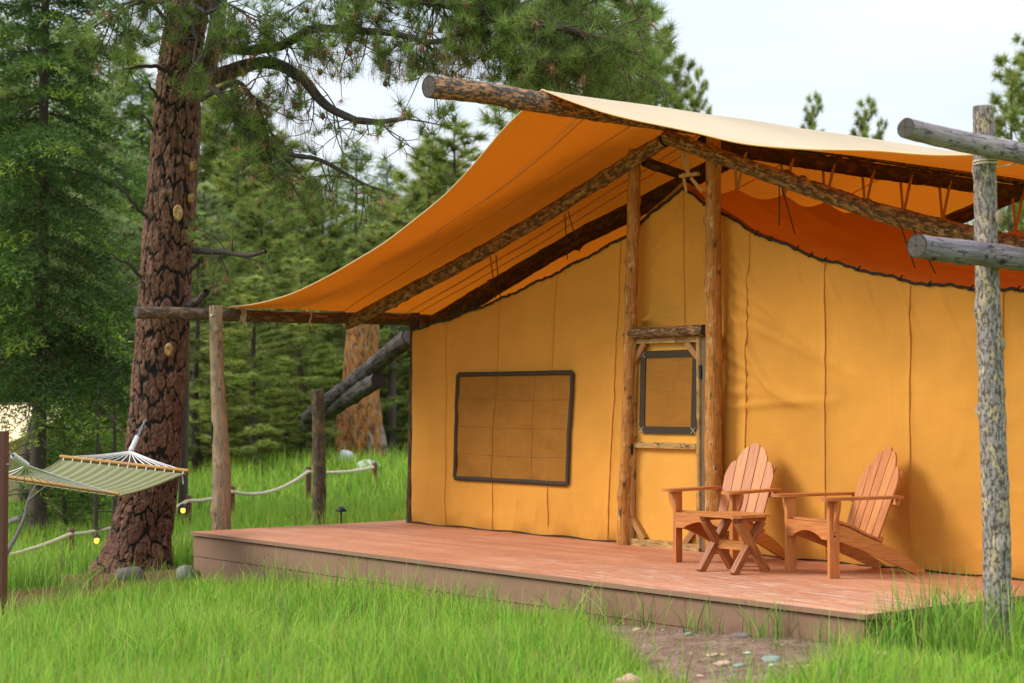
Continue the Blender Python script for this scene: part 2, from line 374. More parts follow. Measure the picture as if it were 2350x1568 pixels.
def screen_mat():
    b = NB('window_screen_mesh'); v = b.pos(); n = b.noise(v, 2.2, 4); wx = b.noise(b.pos(.03, .03, 1), 120, 2); wz = b.noise(b.pos(1, 1, .03), 120, 2)
    col = b.mix(n, (.28, .115, .018), (.40, .175, .032)); col = b.mix(b.math('MULTIPLY', b.ramp(b.math('ADD', wx, wz), .9, 1.2), .3), col, (.13, .07, .03))
    return b.fin(col, .8, b.math('ADD', n, b.math('MULTIPLY', wx, .3)), .01, .4, .05)
M['screen'] = screen_mat(); M['screen_seam'] = plain('screen_seam', (.36, .155, .03), .8)
def deck_mat():
    b = NB('painted_deck'); ri = b.n('ObjectInfo').outputs['Random']; p = b.pos()
    n = b.noise(p, 1.1, 5, .6); st = b.noise(b.pos(.7, 9, 1), 3.2, 6, .7)
    col = b.mix(b.ramp(n, .3, .7), (.50, .205, .10), (.61, .28, .155))
    col = b.mix(b.math('MULTIPLY', ri, .55), col, (.36, .14, .075))
    y = b.n('SeparateXYZ', {0: p}).outputs
    wearx = b.ramp(y[0], 1.5, 7.5); wear = b.math('MULTIPLY', wearx, b.ramp(y[1], -.2, -2.0))
    thr = b.math('SUBTRACT', b.math('ADD', st, b.math('MULTIPLY', wear, .12)), .625)
    col = b.mix(b.math('MULTIPLY', b.ramp(thr, 0, .05), .75), col, (.62, .45, .36))
    dk = b.noise(b.pos(2.2, 16, 1), 2.6, 4, .6); col = b.mix(b.math('MULTIPLY', b.ramp(dk, .66, .72), .6), col, (.16, .06, .04))
    sp = b.noise(p, 14, 2); col = b.mix(b.math('MULTIPLY', b.ramp(sp, .74, .78), .7), col, (.10, .05, .03))
    g = b.noise(b.pos(1.5, 30, 1), 4, 4)
    return b.fin(col, .65, b.math('ADD', g, b.math('MULTIPLY', st, .5)), .003, .6, .2)
M['deck'] = deck_mat()
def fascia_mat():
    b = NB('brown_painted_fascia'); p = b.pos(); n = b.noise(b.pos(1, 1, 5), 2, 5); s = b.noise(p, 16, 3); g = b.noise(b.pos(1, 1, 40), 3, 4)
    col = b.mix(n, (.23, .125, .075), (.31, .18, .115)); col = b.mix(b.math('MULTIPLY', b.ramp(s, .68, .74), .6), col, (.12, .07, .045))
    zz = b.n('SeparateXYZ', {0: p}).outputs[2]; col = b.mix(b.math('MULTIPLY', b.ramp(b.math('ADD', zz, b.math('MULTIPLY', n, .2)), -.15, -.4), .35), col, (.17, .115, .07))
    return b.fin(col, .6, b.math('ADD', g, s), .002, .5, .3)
M['fascia'] = fascia_mat()
M['red_post'] = board_wood('red_brown_post', (.16, .062, .04), (.11, .045, .03), .7)
M['cedar'] = board_wood('stained_cedar', (.62, .245, .070), (.42, .14, .036), .5, dark=.5)
M['cedar_dark'] = board_wood('cedar_with_dark_streaks', (.52, .20, .07), (.16, .055, .025), .4, dark=.75)
M['bamboo'] = board_wood('varnished_spreader_bar', (.52, .26, .075), (.42, .19, .05), .35)
M['bark_dead'] = wood_log('orange_dead_trunk', (.60, .25, .06), (.34, .12, .035), (.14, .065, .03), .34, (.36, .27, .20), .30, .8, .6, 6, .04)
M['branch'] = plain('pine_branch_bark', (.052, .038, .03), .9, var=.35)
M['twig'] = plain('dry_twig', (.075, .05, .034), .9, var=.3)
M['trunk'] = plain('fir_trunk_bark', (.07, .05, .038), .9, var=.4)
def hammock_mat():
    b = NB('olive_hammock_cloth'); t = b.noise(b.obj(), 60, 3); u = b.n('SeparateXYZ', {0: b.n('UVMap').outputs[0]}).outputs[0]
    s = b.math('SINE', b.math('MULTIPLY', u, 2 * math.pi * 13))
    col = b.mix(b.ramp(s, -.4, .4), (.245, .245, .115), (.31, .31, .165)); col = b.mix(b.math('MULTIPLY', t, .3), col, (.17, .175, .08))
    return b.fin(col, .85, t, .002, .4, .15, transl=.15, tcol=col)
M['hammock'] = hammock_mat()
def pine_bark():
    b = NB('ponderosa_bark'); a = b.n('SeparateXYZ', {0: b.n('Attribute', attribute_name='tint').outputs['Vector']}).outputs
    f = b.noise(b.uv(1, .5), 32, 6, .65); f2 = b.noise(b.uv(1, .22), 16, 5)
    plate = b.mix(a[1], (.120, .054, .034), (.28, .150, .10))
    plate = b.mix(b.ramp(f, .35, .7), plate, (.085, .032, .018)); plate = b.mix(b.math('MULTIPLY', b.ramp(f2, .52, .66), .8), plate, (.055, .027, .018))
    col = b.mix(b.ramp(b.math('ADD', a[0], b.math('MULTIPLY', b.math('SUBTRACT', f, .5), .8)), .28, .70), plate, (.018, .013, .011))
    return b.fin(col, .85, b.math('ADD', f, b.math('MULTIPLY', f2, .6)), .02, .9, .2)
M['pine_bark'] = pine_bark()
def knot_mat():
    b = NB('resin_knot'); n = b.noise(b.obj(), 22, 4); return b.fin(b.mix(b.ramp(n, .35, .65), (.30, .15, .035), (.50, .32, .12)), .5, n, .01, .6)
M['knot'] = knot_mat()
M['needle'] = foliage('pine_needles', -.016, 2.8, .45)
M['fir'] = foliage('fir_needles', -.018, 2.9, .42, 1.0, .45)
M['fir_near'] = foliage('near_fir_needles', -.03, 2.15, .35, 1.05, .3)
M['fir_young'] = foliage('young_fir_needles', -.02, 3.9, .45)
M['fir_dark'] = foliage('dark_fir_needles', .0, 1.7, .35)
M['pine_far'] = foliage('far_pine_needles', -.02, 4.2, .5)
M['pine_blue'] = foliage('blue_green_pine_needles', .0, 4.6, .5, .8)
M['grass'] = foliage('meadow_grass_blades', 0, 1.0, .45, 1.0, .9)
def ground_mat():
    b = NB('ground_soil'); p = b.pos(); a = b.n('SeparateXYZ', {0: b.n('Attribute', attribute_name='tint').outputs['Vector']}).outputs
    n = b.noise(p, 6, 6, .65); f = b.noise(p, 45, 4)
    soil = b.mix(b.ramp(n, .3, .7), (.17, .105, .075), (.32, .215, .16)); soil = b.mix(b.math('MULTIPLY', b.ramp(f, .6, .7), .6), soil, (.42, .30, .22))
    lit = b.mix(f, (.11, .055, .025), (.20, .105, .05))
    turf = b.mix(n, (.09, .17, .022), (.16, .25, .04))
    col = b.mix(a[0], turf, soil); col = b.mix(a[1], col, lit)
    return b.fin(col, .95, b.math('ADD', n, b.math('MULTIPLY', f, .5)), .03, .8, .1)
M['ground'] = ground_mat()
def stone(name, ca, cb):
    b = NB(name); n = b.noise(b.obj(), 7, 6, .65); f = b.noise(b.obj(), 40, 3)
    col = b.mix(b.ramp(n, .3, .7), ca, cb); col = b.mix(b.math('MULTIPLY', b.ramp(f, .6, .7), .5), col, tuple(x * .5 for x in ca))
    return b.fin(col, .8, b.math('ADD', n, f), .01, .6, .25)
M['rock_grey'] = stone('purple_grey_rock', (.13, .105, .105), (.21, .175, .165))
M['rock_mossy'] = stone('lichen_grey_rock', (.16, .16, .13), (.25, .25, .2))
M['rock_white'] = stone('pale_rock', (.42, .42, .40), (.6, .6, .58))
M['rock_pink'] = stone('pinkish_stone', (.48, .26, .19), (.60, .38, .29))
M['rock_teal'] = stone('grey_green_stone', (.18, .22, .19), (.30, .35, .30))
M['rock_tan'] = stone('tan_stone', (.42, .27, .15), (.55, .38, .24))
M['rock_dull'] = stone('dull_pebble', (.16, .11, .085), (.32, .23, .18))
M['rock_dark'] = stone('dark_shale', (.03, .026, .024), (.06, .05, .045))

# ------------------------------------------------------------------ GROUND
def ell(x, y, cx, cy, rx, ry, rot=0, nz=.5, s=1.6, seed=3):
    c, sn = math.cos(rot), math.sin(rot); dx, dy = x - cx, y - cy
    u, v = (dx * c + dy * sn) / rx, (-dx * sn + dy * c) / ry
    d = np.sqrt(u * u + v * v) + nz * .5 * (vnoise(x, y, s, seed) + .5 * vnoise(x, y, s * 2.7, seed + 1))
    return np.clip((1.15 - d) / .3, 0, 1)
def dirt(x, y):   # bare path by the deck corner, widening to the right
    f = np.minimum((y + 2.72 + (x - 6.2) * .63) * 1.0, (9.25 + .35 * (-2.7 - y) - x) * .8) + .16 * vnoise(x, y, 2.1, 3) + .10 * vnoise(x, y, 5.2, 4)
    return np.clip(f / .22 + .25, 0, 1) * (y > -5.5) * (y < -2.4)
def litter(x, y): # pine needles round the big tree
    return np.maximum(np.maximum(ell(x, y, -.5, -3.25, 1.9, .95, -.1), ell(x, y, .75, -4.9, 2.1, .75, -.95)), ell(x, y, -.75, -2.5, .7, .6))
def deck_area(x, y, m=0.0): return (x > -.34 - m) & (x < 9.1 + m) & (y > -2.66 - m) & (y < 7)
ax = np.unique(np.concatenate([-np.geomspace(13, 600, 30), np.arange(-13, 13, .16), np.geomspace(13, 600, 30)]))
ay = np.unique(np.concatenate([-np.geomspace(12.5, 600, 30), np.arange(-12.5, 11, .16), np.geomspace(11, 600, 30)]))
X, Y = np.meshgrid(ax, ay, indexing='ij'); Zg = gh(X, Y)
mb = MB(); c3 = np.stack([dirt(X, Y), litter(X, Y), 0 * X], -1).reshape(-1, 3)
grid(mb, np.stack([X, Y, Zg], -1), col=c3, flip=True)
go = mb.build('ground', M['ground'], tint=True); tag(go, 'grassy ground rising gently towards the trees', None, None, 'structure')

# ------------------------------------------------------------------ GRASS
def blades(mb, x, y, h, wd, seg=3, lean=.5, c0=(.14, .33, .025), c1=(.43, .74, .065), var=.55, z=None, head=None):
    n = len(x); z = gh(x, y) - .02 if z is None else z
    az = rng.uniform(0, 2 * np.pi, n); ln = np.abs(rng.normal(0, lean, n)) * h; fa = rng.uniform(0, 2 * np.pi, n)
    ld = np.stack([np.cos(az), np.sin(az), 0 * az], 1); sd_ = np.stack([np.cos(fa), np.sin(fa), 0 * fa], 1)
    t = np.linspace(0, 1, seg + 1); base = np.stack([x, y, z], 1)
    tv = rng.normal(0, 1, (n, 1)); hu = rng.normal(0, 1, (n, 1)); dry = (rng.random((n, 1)) < .075)
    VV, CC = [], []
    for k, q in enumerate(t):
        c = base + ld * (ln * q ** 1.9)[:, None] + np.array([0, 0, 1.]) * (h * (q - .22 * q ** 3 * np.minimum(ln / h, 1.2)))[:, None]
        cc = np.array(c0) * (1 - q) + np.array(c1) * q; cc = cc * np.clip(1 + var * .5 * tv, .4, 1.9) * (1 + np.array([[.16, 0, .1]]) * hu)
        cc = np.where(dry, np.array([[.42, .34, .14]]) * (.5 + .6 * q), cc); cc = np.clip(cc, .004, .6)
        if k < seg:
            ww = wd * (1 - .75 * q ** 1.5) * .5
            VV += [c - sd_ * ww[:, None], c + sd_ * ww[:, None]]; CC += [cc, cc]
        else: VV.append(c); CC.append(cc)
    m = 2 * seg + 1; V = np.stack(VV, 1).reshape(-1, 3); C = np.stack(CC, 1).reshape(-1, 3)
    i = np.arange(n)[:, None] * m
    fs = [np.concatenate([i + np.array([[2 * k, 2 * k + 1, 2 * k + 3, 2 * k + 2]]) for k in range(seg - 1)])] if seg > 1 else []
    fs.append(i + np.array([[2 * seg - 2, 2 * seg - 1, 2 * seg]]))
    mb.add(V, fs, None, 0, True, C)
def frustum_pts(d0, d1, dens, marg=.42):
    area = marg * (d1 ** 2 - d0 ** 2); n = int(area * dens)
    d = np.sqrt(rng.uniform(d0 ** 2, d1 ** 2, n)); s = rng.uniform(-marg, marg, n) * d
    p = CAM[None, :2] + d[:, None] * _F0[None, :2] + s[:, None] * RT[None, :2]
    return p[:, 0], p[:, 1], d
def keep(x, y):
    k = ~deck_area(x, y, .01)
    pr = np.clip(1 - .985 * dirt(x, y), 0, 1) * np.clip(1 - .86 * litter(x, y), 0, 1)
    k &= rng.random(len(x)) < pr
    k &= (x + 1.7) ** 2 + (y + 2.6) ** 2 > .4 ** 2
    return k
def hmul(x, y):
    m = np.clip(1 + .34 * vnoise(x, y, .8, 21) + .30 * vnoise(x, y, 2.6, 22), .35, 1.7) * (1 - .55 * np.maximum(dirt(x, y), litter(x, y)))
    m *= 1 - .45 * np.exp(-((x - 1.4) / 1.3) ** 2 - ((y + 4.2) / 1.5) ** 2)              # shorter round the pine
    m *= 1 - .55 * np.clip((y + 3.35) / .5, 0, 1) * (y < -2.6) * (x > -.6) * np.clip(1 - .25 * (x - 9.1), 0, 1)  # shorter by the deck front
    return m
mb = MB()
x, y, d = frustum_pts(8.6, 13.5, 1500); k = keep(x, y); x, y = x[k], y[k]
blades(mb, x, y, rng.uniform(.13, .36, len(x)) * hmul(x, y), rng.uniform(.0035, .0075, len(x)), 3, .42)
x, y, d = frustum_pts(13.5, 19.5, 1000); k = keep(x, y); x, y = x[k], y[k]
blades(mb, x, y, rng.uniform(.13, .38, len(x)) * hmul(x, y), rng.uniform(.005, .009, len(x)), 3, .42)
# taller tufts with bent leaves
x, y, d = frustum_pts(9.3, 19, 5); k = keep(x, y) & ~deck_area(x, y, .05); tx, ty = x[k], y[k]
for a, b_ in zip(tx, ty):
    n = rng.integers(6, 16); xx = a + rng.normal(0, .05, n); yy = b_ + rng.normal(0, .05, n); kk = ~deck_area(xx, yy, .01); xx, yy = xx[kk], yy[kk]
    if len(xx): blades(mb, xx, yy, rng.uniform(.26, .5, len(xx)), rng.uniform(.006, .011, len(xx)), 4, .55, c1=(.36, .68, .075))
tag(mb.build('meadow_grass', M['grass'], tint=True), 'long bright green grass in the foreground meadow', 'grass', None, 'stuff')
mb = MB()
x, y, d = frustum_pts(19.5, 27, 520); k = keep(x, y); x, y = x[k], y[k]
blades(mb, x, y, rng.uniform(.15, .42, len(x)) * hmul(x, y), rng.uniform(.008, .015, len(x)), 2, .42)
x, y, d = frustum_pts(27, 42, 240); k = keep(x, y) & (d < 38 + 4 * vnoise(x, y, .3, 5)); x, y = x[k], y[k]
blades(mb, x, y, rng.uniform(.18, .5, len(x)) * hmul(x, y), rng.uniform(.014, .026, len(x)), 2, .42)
tag(mb.build('hillside_grass', M['grass'], tint=True), 'bright green grass on the rise behind the rope fence', 'grass', None, 'stuff')
# tall seeding grass tufts along the deck edge
mb = MB()
def tuft(a, b_, n, h, sp=.06, wd=.008, lean=.45):
    xx = a + rng.normal(0, sp, n); yy = b_ + rng.normal(0, sp, n); kk = ~deck_area(xx, yy, .012); xx, yy = xx[kk], yy[kk]
    if len(xx) == 0: return
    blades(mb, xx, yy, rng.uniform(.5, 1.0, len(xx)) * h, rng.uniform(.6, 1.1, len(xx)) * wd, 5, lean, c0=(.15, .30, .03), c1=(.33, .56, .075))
for xx in np.arange(1.3, 6.3, .10): tuft(xx + rng.normal(0, .05), -2.76 - abs(rng.normal(0, .07)), rng.integers(1, 7), rng.uniform(.22, .42) * min(1, .4 + .25 * (xx - .3)), .05)
for xx in (1.6, 1.75, 1.9, 2.5, 2.9, 3.5, 4.2, 4.7, 5.0, 5.2, 5.35, 5.7): tuft(xx + rng.normal(0, .1), -2.78 - abs(rng.normal(0, .05)), 12, rng.uniform(.42, .6), .08)
for xx in np.arange(6.2, 9.1, .19): tuft(xx + rng.normal(0, .05), -2.73 - abs(rng.normal(0, .04)), rng.integers(2, 9), rng.uniform(.15, .32), .05)
for xx, hh in ((5.9, .5), (6.5, .45), (6.62, .5), (7.1, .48), (7.7, .4), (8.3, .42), (8.42, .38), (8.9, .34)): tuft(xx, -2.76, 22, hh, .07, .009, .6)
for yy in np.arange(-2.7, -.3, .06):
    tuft(9.16 + abs(rng.normal(0, .06)), yy, rng.integers(5, 13), rng.uniform(.25, .45), .06, .009)
for a, b_ in ((9.2, -2.45), (9.22, -2.3), (9.25, -2.15), (9.3, -1.9), (9.55, -2.3), (9.75, -2.3), (9.9, -2.2), (9.6, -2.5)): tuft(a, b_, 40, .62, .09, .010, .4)
wx_ = rng.uniform(6.4, 9.3, 60); wy_ = rng.uniform(-4.4, -2.8, 60)
for a, b_ in zip(wx_, wy_):
    if dirt(np.array([a]), np.array([b_]))[0] > .3: tuft(a, b_, rng.integers(3, 12), rng.uniform(.05, .15), .035, .006, .8)
tag(mb.build('edge_grass', M['grass'], tint=True), 'tall seeding grass growing along the deck edge', 'grass', None, 'stuff')
# low weeds and pebbles on the bare path
mb = MB()
n = 1500; x = rng.uniform(5.8, 10.5, n); y = rng.uniform(-5.2, -2.75, n); k = (dirt(x, y) > .4); x, y = x[k], y[k]
for a, b_ in zip(x, y):
    r = .004 + .016 * rng.random() ** 3; u = rng.uniform(0, 6.28, 7); e = np.linspace(0, 2 * np.pi, 7)[:-1]
    ring = np.stack([np.cos(e) * r * rng.uniform(.7, 1.5), np.sin(e) * r * rng.uniform(.7, 1.3), 0 * e], 1); z0 = g1(a, b_)
    vv = np.vstack([ring + [a, b_, z0 - .004], ring * .62 + [a, b_, z0 + r * .5], [[a, b_, z0 + r * .6]]]); i = np.arange(6); j = (i + 1) % 6
    mb.add(vv, [np.stack([i, j, j + 6, i + 6], 1), np.stack([i + 6, j + 6, np.full(6, 12)], 1)], None, 0)
tag(mb.build('pebbles', M['rock_dull']), 'small pebbles scattered over the bare dirt path', 'pebbles', None, 'stuff')
mb = MB()
def needles_on(cx, cy, r, n, fn):
    x = rng.uniform(cx - r, cx + r, n); y = rng.uniform(cy - r, cy + r, n); k = (fn(x, y) > .35) & ~deck_area(x, y, .01); x, y = x[k], y[k]
    a = rng.uniform(0, 6.28, len(x)); l = rng.uniform(.05, .12, len(x)); z = gh(x, y) + rng.uniform(.002, .02, len(x)); dx, dy = np.cos(a) * l, np.sin(a) * l
    wv = .003; P = np.stack([np.stack([x - dy / l * wv, y + dx / l * wv, z], 1), np.stack([x + dy / l * wv, y - dx / l * wv, z], 1), np.stack([x + dx, y + dy, z + rng.uniform(-.005, .02, len(x))], 1)], 1)
    mb.add(P.reshape(-1, 3), np.arange(len(x) * 3).reshape(-1, 3))
needles_on(-.6, -3.4, 2.6, 22000, litter); needles_on(8.2, -3.6, 1.8, 9000, dirt)
x = rng.uniform(-.3, 9.0, 1500); y = rng.uniform(-2.6, -.1, 1500) ; k = rng.random(1500) < np.clip(.25 + .4 * vnoise(x, y, 1.2, 91) + .3 * np.exp((-2.6 - y) * -.0), .02, 1); x, y = x[k], y[k]
a = rng.uniform(0, 6.28, len(x)); l = rng.uniform(.02, .09, len(x)); dx, dy = np.cos(a) * l, np.sin(a) * l; wv = rng.uniform(.0015, .004, len(x)); z = np.full(len(x), .0035)
P = np.stack([np.stack([x - dy / l * wv, y + dx / l * wv, z], 1), np.stack([x + dy / l * wv, y - dx / l * wv, z], 1), np.stack([x + dx, y + dy, z + .003], 1)], 1); mb.add(P.reshape(-1, 3), np.arange(len(x) * 3).reshape(-1, 3))
tag(mb.build('needle_litter', plain('dead_needles', (.20, .11, .055), .9, var=.4)), 'brown dead pine needles lying on the bare soil', 'pine needles', None, 'stuff')

# ------------------------------------------------------------------ ROCKS
def rock(name, p, s, mat, label, seed, group=None, rz=0, sharp=.18):
    n, m = 14, 10; th = np.linspace(0, 2 * np.pi, n + 1); ph = np.linspace(-np.pi / 2, np.pi / 2, m)
    D = np.stack([np.cos(ph)[:, None] * np.cos(th)[None], np.cos(ph)[:, None] * np.sin(th)[None], np.sin(ph)[:, None] + 0 * th[None]], -1)
    D2 = D.copy(); D2 = np.sign(D) * np.abs(D) ** .8
    r = 1 + sharp * (vnoise(D[..., 0] * 1.3 + seed, D[..., 1] * 1.3 + D[..., 2], 1, seed) + .6 * vnoise(D[..., 0] * 3 + D[..., 2], D[..., 1] * 3 + seed, 1, seed + 9)); r[:, -1] = r[:, 0]
    V = D2 * r[..., None] * np.asarray(s) / 2; mb = MB(); grid(mb, V)
    o = mb.build(name, mat, loc=p); o.rotation_euler = (rng.uniform(-.1, .1), rng.uniform(-.1, .1), rz)
    return tag(o, label, 'rock', group)
def on_ground(px, py, d, dz=0):
    p = at(px, py, d); return np.array([p[0], p[1], g1(p[0], p[1]) + dz])
rock('rock', on_ground(300, 1338, 18.4, .06), (.30, .22, .20), M['rock_grey'], 'rounded purple grey rock lying in front of the big pine base', 2, rz=.9)
rock('rock', on_ground(427, 1330, 18.6, .05), (.20, .2, .20), M['rock_mossy'], 'small lichen grey rock against the left end of the deck', 5)
rock('boulder', on_ground(50, 1300, 20.4, .06), (.62, .5, .22), M['rock_grey'], 'flat grey boulder in the grass at the left below the rope', 8, rz=.7)
rock('boulder', on_ground(10, 1330, 19.8, .05), (.30, .3, .3), M['rock_grey'], 'rounded grey rock half hidden by the brown post at left edge', 11)
p = at(846, 1088, 30.5); rock('boulder', (p[0], p[1], p[2] + .06), (.4, .62, .34), M['rock_white'], 'pale white boulder in the grass in front of the dead trunk', 13, rz=.3)
p = at(797, 1050, 31.5); rock('rock', (p[0], p[1], p[2]), (.25, .27, .26), M['rock_white'], 'round pale rock resting at the foot of the orange dead trunk', 17)
p = at(1441, 1567, 9.9); rock('stone', (p[0], p[1], p[2] - .03), (.16, .16, .14), M['rock_pink'], 'pale pink stone poking up at the very bottom of the meadow', 19, sharp=.3)
for i, (px, py, w_, h_, mt, lb) in enumerate([
    (1771, 1515, 44, 17, 'rock_teal', 'largest grey green stone on the dirt path with dark shadowed side'),
    (1697, 1529, 28, 10, 'rock_teal', 'flat pale teal stone left of the largest path stone'),
    (1660, 1525, 42, 14, 'rock_pink', 'salmon pink flat stone on the dirt path'),
    (1634, 1505, 30, 8, 'rock_tan', 'flat cream tan stone behind the salmon pink stone'),
    (1660, 1505, 18, 8, 'rock_pink', 'small pink stone just right of the flat cream tan stone'),
    (1715, 1500, 22, 8, 'rock_white', 'small white stone on the dirt path behind the teal stone'),
    (1770, 1529, 14, 6, 'rock_white', 'tiny pale stone in front of the largest path stone'),
    (1816, 1533, 18, 8, 'rock_pink', 'small rosy stone right of the largest path stone'),
    (1862, 1532, 34, 12, 'rock_tan', 'orange tan stone at the grassy right end of the path'),
    (1872, 1520, 14, 8, 'rock_tan', 'little tan stone just behind the orange tan stone'),
    (2026, 1504, 34, 20, 'rock_tan', 'tan stone half sunk in grass right of the deck corner'),
    (1951, 1536, 22, 16, 'rock_tan', 'dull tan stone in the grass at the lower right'),
    (1700, 1462, 44, 20, 'rock_grey', 'grey brown stone under the deck edge grass'),
    (1580, 1457, 18, 10, 'rock_teal', 'small green grey stone by the deck fascia'),
    (1462, 1448, 20, 14, 'rock_tan', 'pale tan stone at the left end of the dirt path'),
    (1608, 1553, 20, 6, 'rock_pink', 'thin pinkish stone at the front of the dirt path'),
    (1680, 1545, 16, 8, 'rock_grey', 'small bluish grey stone at the front of the dirt path')]):
    r = FW + RT * (px - CX) / FPX + UPV * (CY - py) / FPX; t = 10.5
    for _ in range(12): q = CAM + r * t; t = (g1(q[0], q[1]) - CAM[2]) / r[2]
    q = CAM + r * t; sz = w_ / FPX * t; rock('stone', (q[0], q[1], q[2] + .004), (sz, sz * 1.0, max(h_ / FPX * t * .9, .02)), M[mt], lb, 30 + i, 'stones on the dirt path', rz=YAW)

# ------------------------------------------------------------------ DECK
deck = empty('deck', (4.4, -1.3, -.3), 'raised reddish painted wooden deck with brown fascia boards', 'deck')
dm = Matrix.Translation((-4.4, 1.3, .3))
def dchild(o): o.parent = deck; o.location = Vector(o.location) + Vector((-4.4, 1.3, .3)); return o
bw = .1415; yb = -2.665; row = 0; xr = np.random.default_rng(3)
while yb < .55:
    cuts = [-.36] + sorted(list(np.array([2.1, 4.9, 7.3]) + (row % 2) * 1.2 + xr.uniform(-.35, .35, 3))) + [9.12]
    for a, b_ in zip(cuts[:-1], cuts[1:]):
        mb = MB(); dz = xr.uniform(-.0012, .0012)
        box(mb, ((a + b_) / 2, yb + bw / 2, -.019 + dz), (b_ - a - .003, bw - .006, .038))
        dchild(mb.build('deck_board', M['deck'], bevel=.0025))
    yb += bw; row += 1
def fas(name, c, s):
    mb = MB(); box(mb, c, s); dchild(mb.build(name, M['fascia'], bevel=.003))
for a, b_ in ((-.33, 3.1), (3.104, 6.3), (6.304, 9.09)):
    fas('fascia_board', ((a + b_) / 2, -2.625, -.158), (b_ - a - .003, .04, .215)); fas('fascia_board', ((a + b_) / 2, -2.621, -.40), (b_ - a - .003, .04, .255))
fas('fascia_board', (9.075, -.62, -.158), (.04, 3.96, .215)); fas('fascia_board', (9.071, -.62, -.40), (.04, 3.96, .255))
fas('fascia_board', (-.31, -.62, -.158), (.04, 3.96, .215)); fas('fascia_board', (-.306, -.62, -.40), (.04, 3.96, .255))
for a, b_ in ((-.36, 4.4), (4.403, 9.12)):
    mb = MB(); box(mb, ((a + b_) / 2, -2.672, -.0195), (b_ - a, .012, .0355)); dchild(mb.build('edge_trim', M['fascia'], bevel=.002))
mb = MB(); box(mb, (9.126, -.67, -.0195), (.012, 3.98, .0355)); dchild(mb.build('edge_trim', M['fascia'], bevel=.002))
mb = MB()
for xx in np.arange(-.2, 9.1, .6): box(mb, (xx, -1.0, -.13), (.04, 3.16, .18))
dchild(mb.build('joist', M['grey_board']))

# ------------------------------------------------------------------ LOG FRAME
frame = empty('log_frame', (4.7, 0, 0), 'rustic log frame of rafters, posts and ridge pole carrying the tent', 'log frame')
_lg = [0]
def log(name, P, r, mat, parent, cap='end_dark', seg=20, rough=.07, knots=4, n=None, off=(0, 0, 0)):
    _lg[0] += 1; P = np.asarray(P, float) - np.asarray(off); Ln = np.linalg.norm(P[-1] - P[0]); n = n or max(8, int(Ln / .022))
    rr = np.interp(np.linspace(0, 1, n), np.linspace(0, 1, len(np.atleast_1d(r))), np.atleast_1d(r))
    pp = smooth_path(P, n); jit = np.stack([vnoise(np.linspace(0, Ln, n), np.zeros(n) + k * 9, .9, _lg[0] * 7 + k) for k in range(3)], 1) * rr.mean() * .16
    mb = MB(); tube(mb, pp + jit, rr, seg, 0, rough, _lg[0], 1, knots)
    return mb.build(name, [M[mat], M[cap]], parent)
OF = (4.7, 0, 0)
log('ridge_pole', [(4.7, -3.09, 4.165), (4.7, -.2, 4.17), (4.7, 3, 4.14), (4.7, 6.6, 4.10)], [.098, .097, .1, .1], 'log_ridge', frame, 'end_grey', 24, .09, 7, off=OF)
log('ridge_pole', [(4.7, .25, 3.985), (4.7, 3, 3.955), (4.7, 6.6, 3.92)], [.082, .085, .085], 'log_dark', frame, off=OF, rough=.1)
log('rafter', [(-.95, -.22, 2.40), (1.86, -.22, 3.12), (4.66, -.22, 3.99)], [.082, .077, .07], 'log_bark', frame, off=OF, knots=10, rough=.12, seg=26)
log('rafter', [(4.72, -.25, 4.02), (6.72, -.24, 3.26), (8.05, -.22, 2.82), (9.9, -.22, 2.30)], [.07, .075, .08, .085], 'log_bark', frame, off=OF, knots=10, rough=.12, seg=26)
log('rafter', [(-.95, 1.0, 2.40), (1.9, 1, 3.28), (4.62, 1.0, 4.0)], [.11, .105, .09], 'log_dark', frame, off=OF, knots=8, rough=.1)
for yy in (5.9,):
    log('rafter', [(-.95, yy, 2.40), (1.9, yy, 3.28), (4.62, yy, 4.0)], [.1, .1, .09], 'log_dark', frame, off=OF)
    log('rafter', [(4.78, yy, 3.98), (7.3, yy, 3.1), (9.9, yy, 2.3)], [.09, .1, .1], 'log_dark', frame, off=OF)
log('door_post', [(3.955, -.12, 0.0), (4.0, -.12, .9), (4.05, -.12, 1.9), (4.10, -.125, 2.9), (4.12, -.12, 3.97)], [.074, .07, .067, .064, .062], 'log_orange', frame, off=OF, rough=.09, knots=12, seg=24)
log('door_post', [(5.205, -.12, 0.0), (5.2, -.12, .9), (5.225, -.12, 1.9), (5.235, -.125, 2.9), (5.24, -.12, 3.96)], [.086, .08, .077, .074, .071], 'log_orange', frame, off=OF, rough=.09, knots=12, seg=24)
log('corner_post', [(.02, .06, 0.0), (.06, .06, 1.2), (.10, .06, 2.5)], [.062, .06, .058], 'log_dark', frame, off=OF)
log('corner_post', [(9.38, .06, 0.0), (9.33, .06, 1.2), (9.30, .06, 2.5)], [.07, .068, .066], 'log_dark', frame, off=OF)
log('cross_piece', [at_y(1478, 371, -.05), at_y(1582, 408, .5)], [.05, .05], 'log_dark', frame, off=OF)
log('eave_pole', [(-.87, -3.09, 2.445), (-.86, -.5, 2.46), (-.87, 1.1, 2.465), (-.87, 6.5, 2.45)], [.07, .07, .072, .075], 'log_brown', frame, 'end_grey', 22, .04, 3, off=OF)
for yy in (3.5, 6.3): log('eave_post', [(-.87, yy, g1(-.87, yy) - .1), (-.87, yy, 2.42)], [.08, .08], 'log_brown', frame, off=OF)
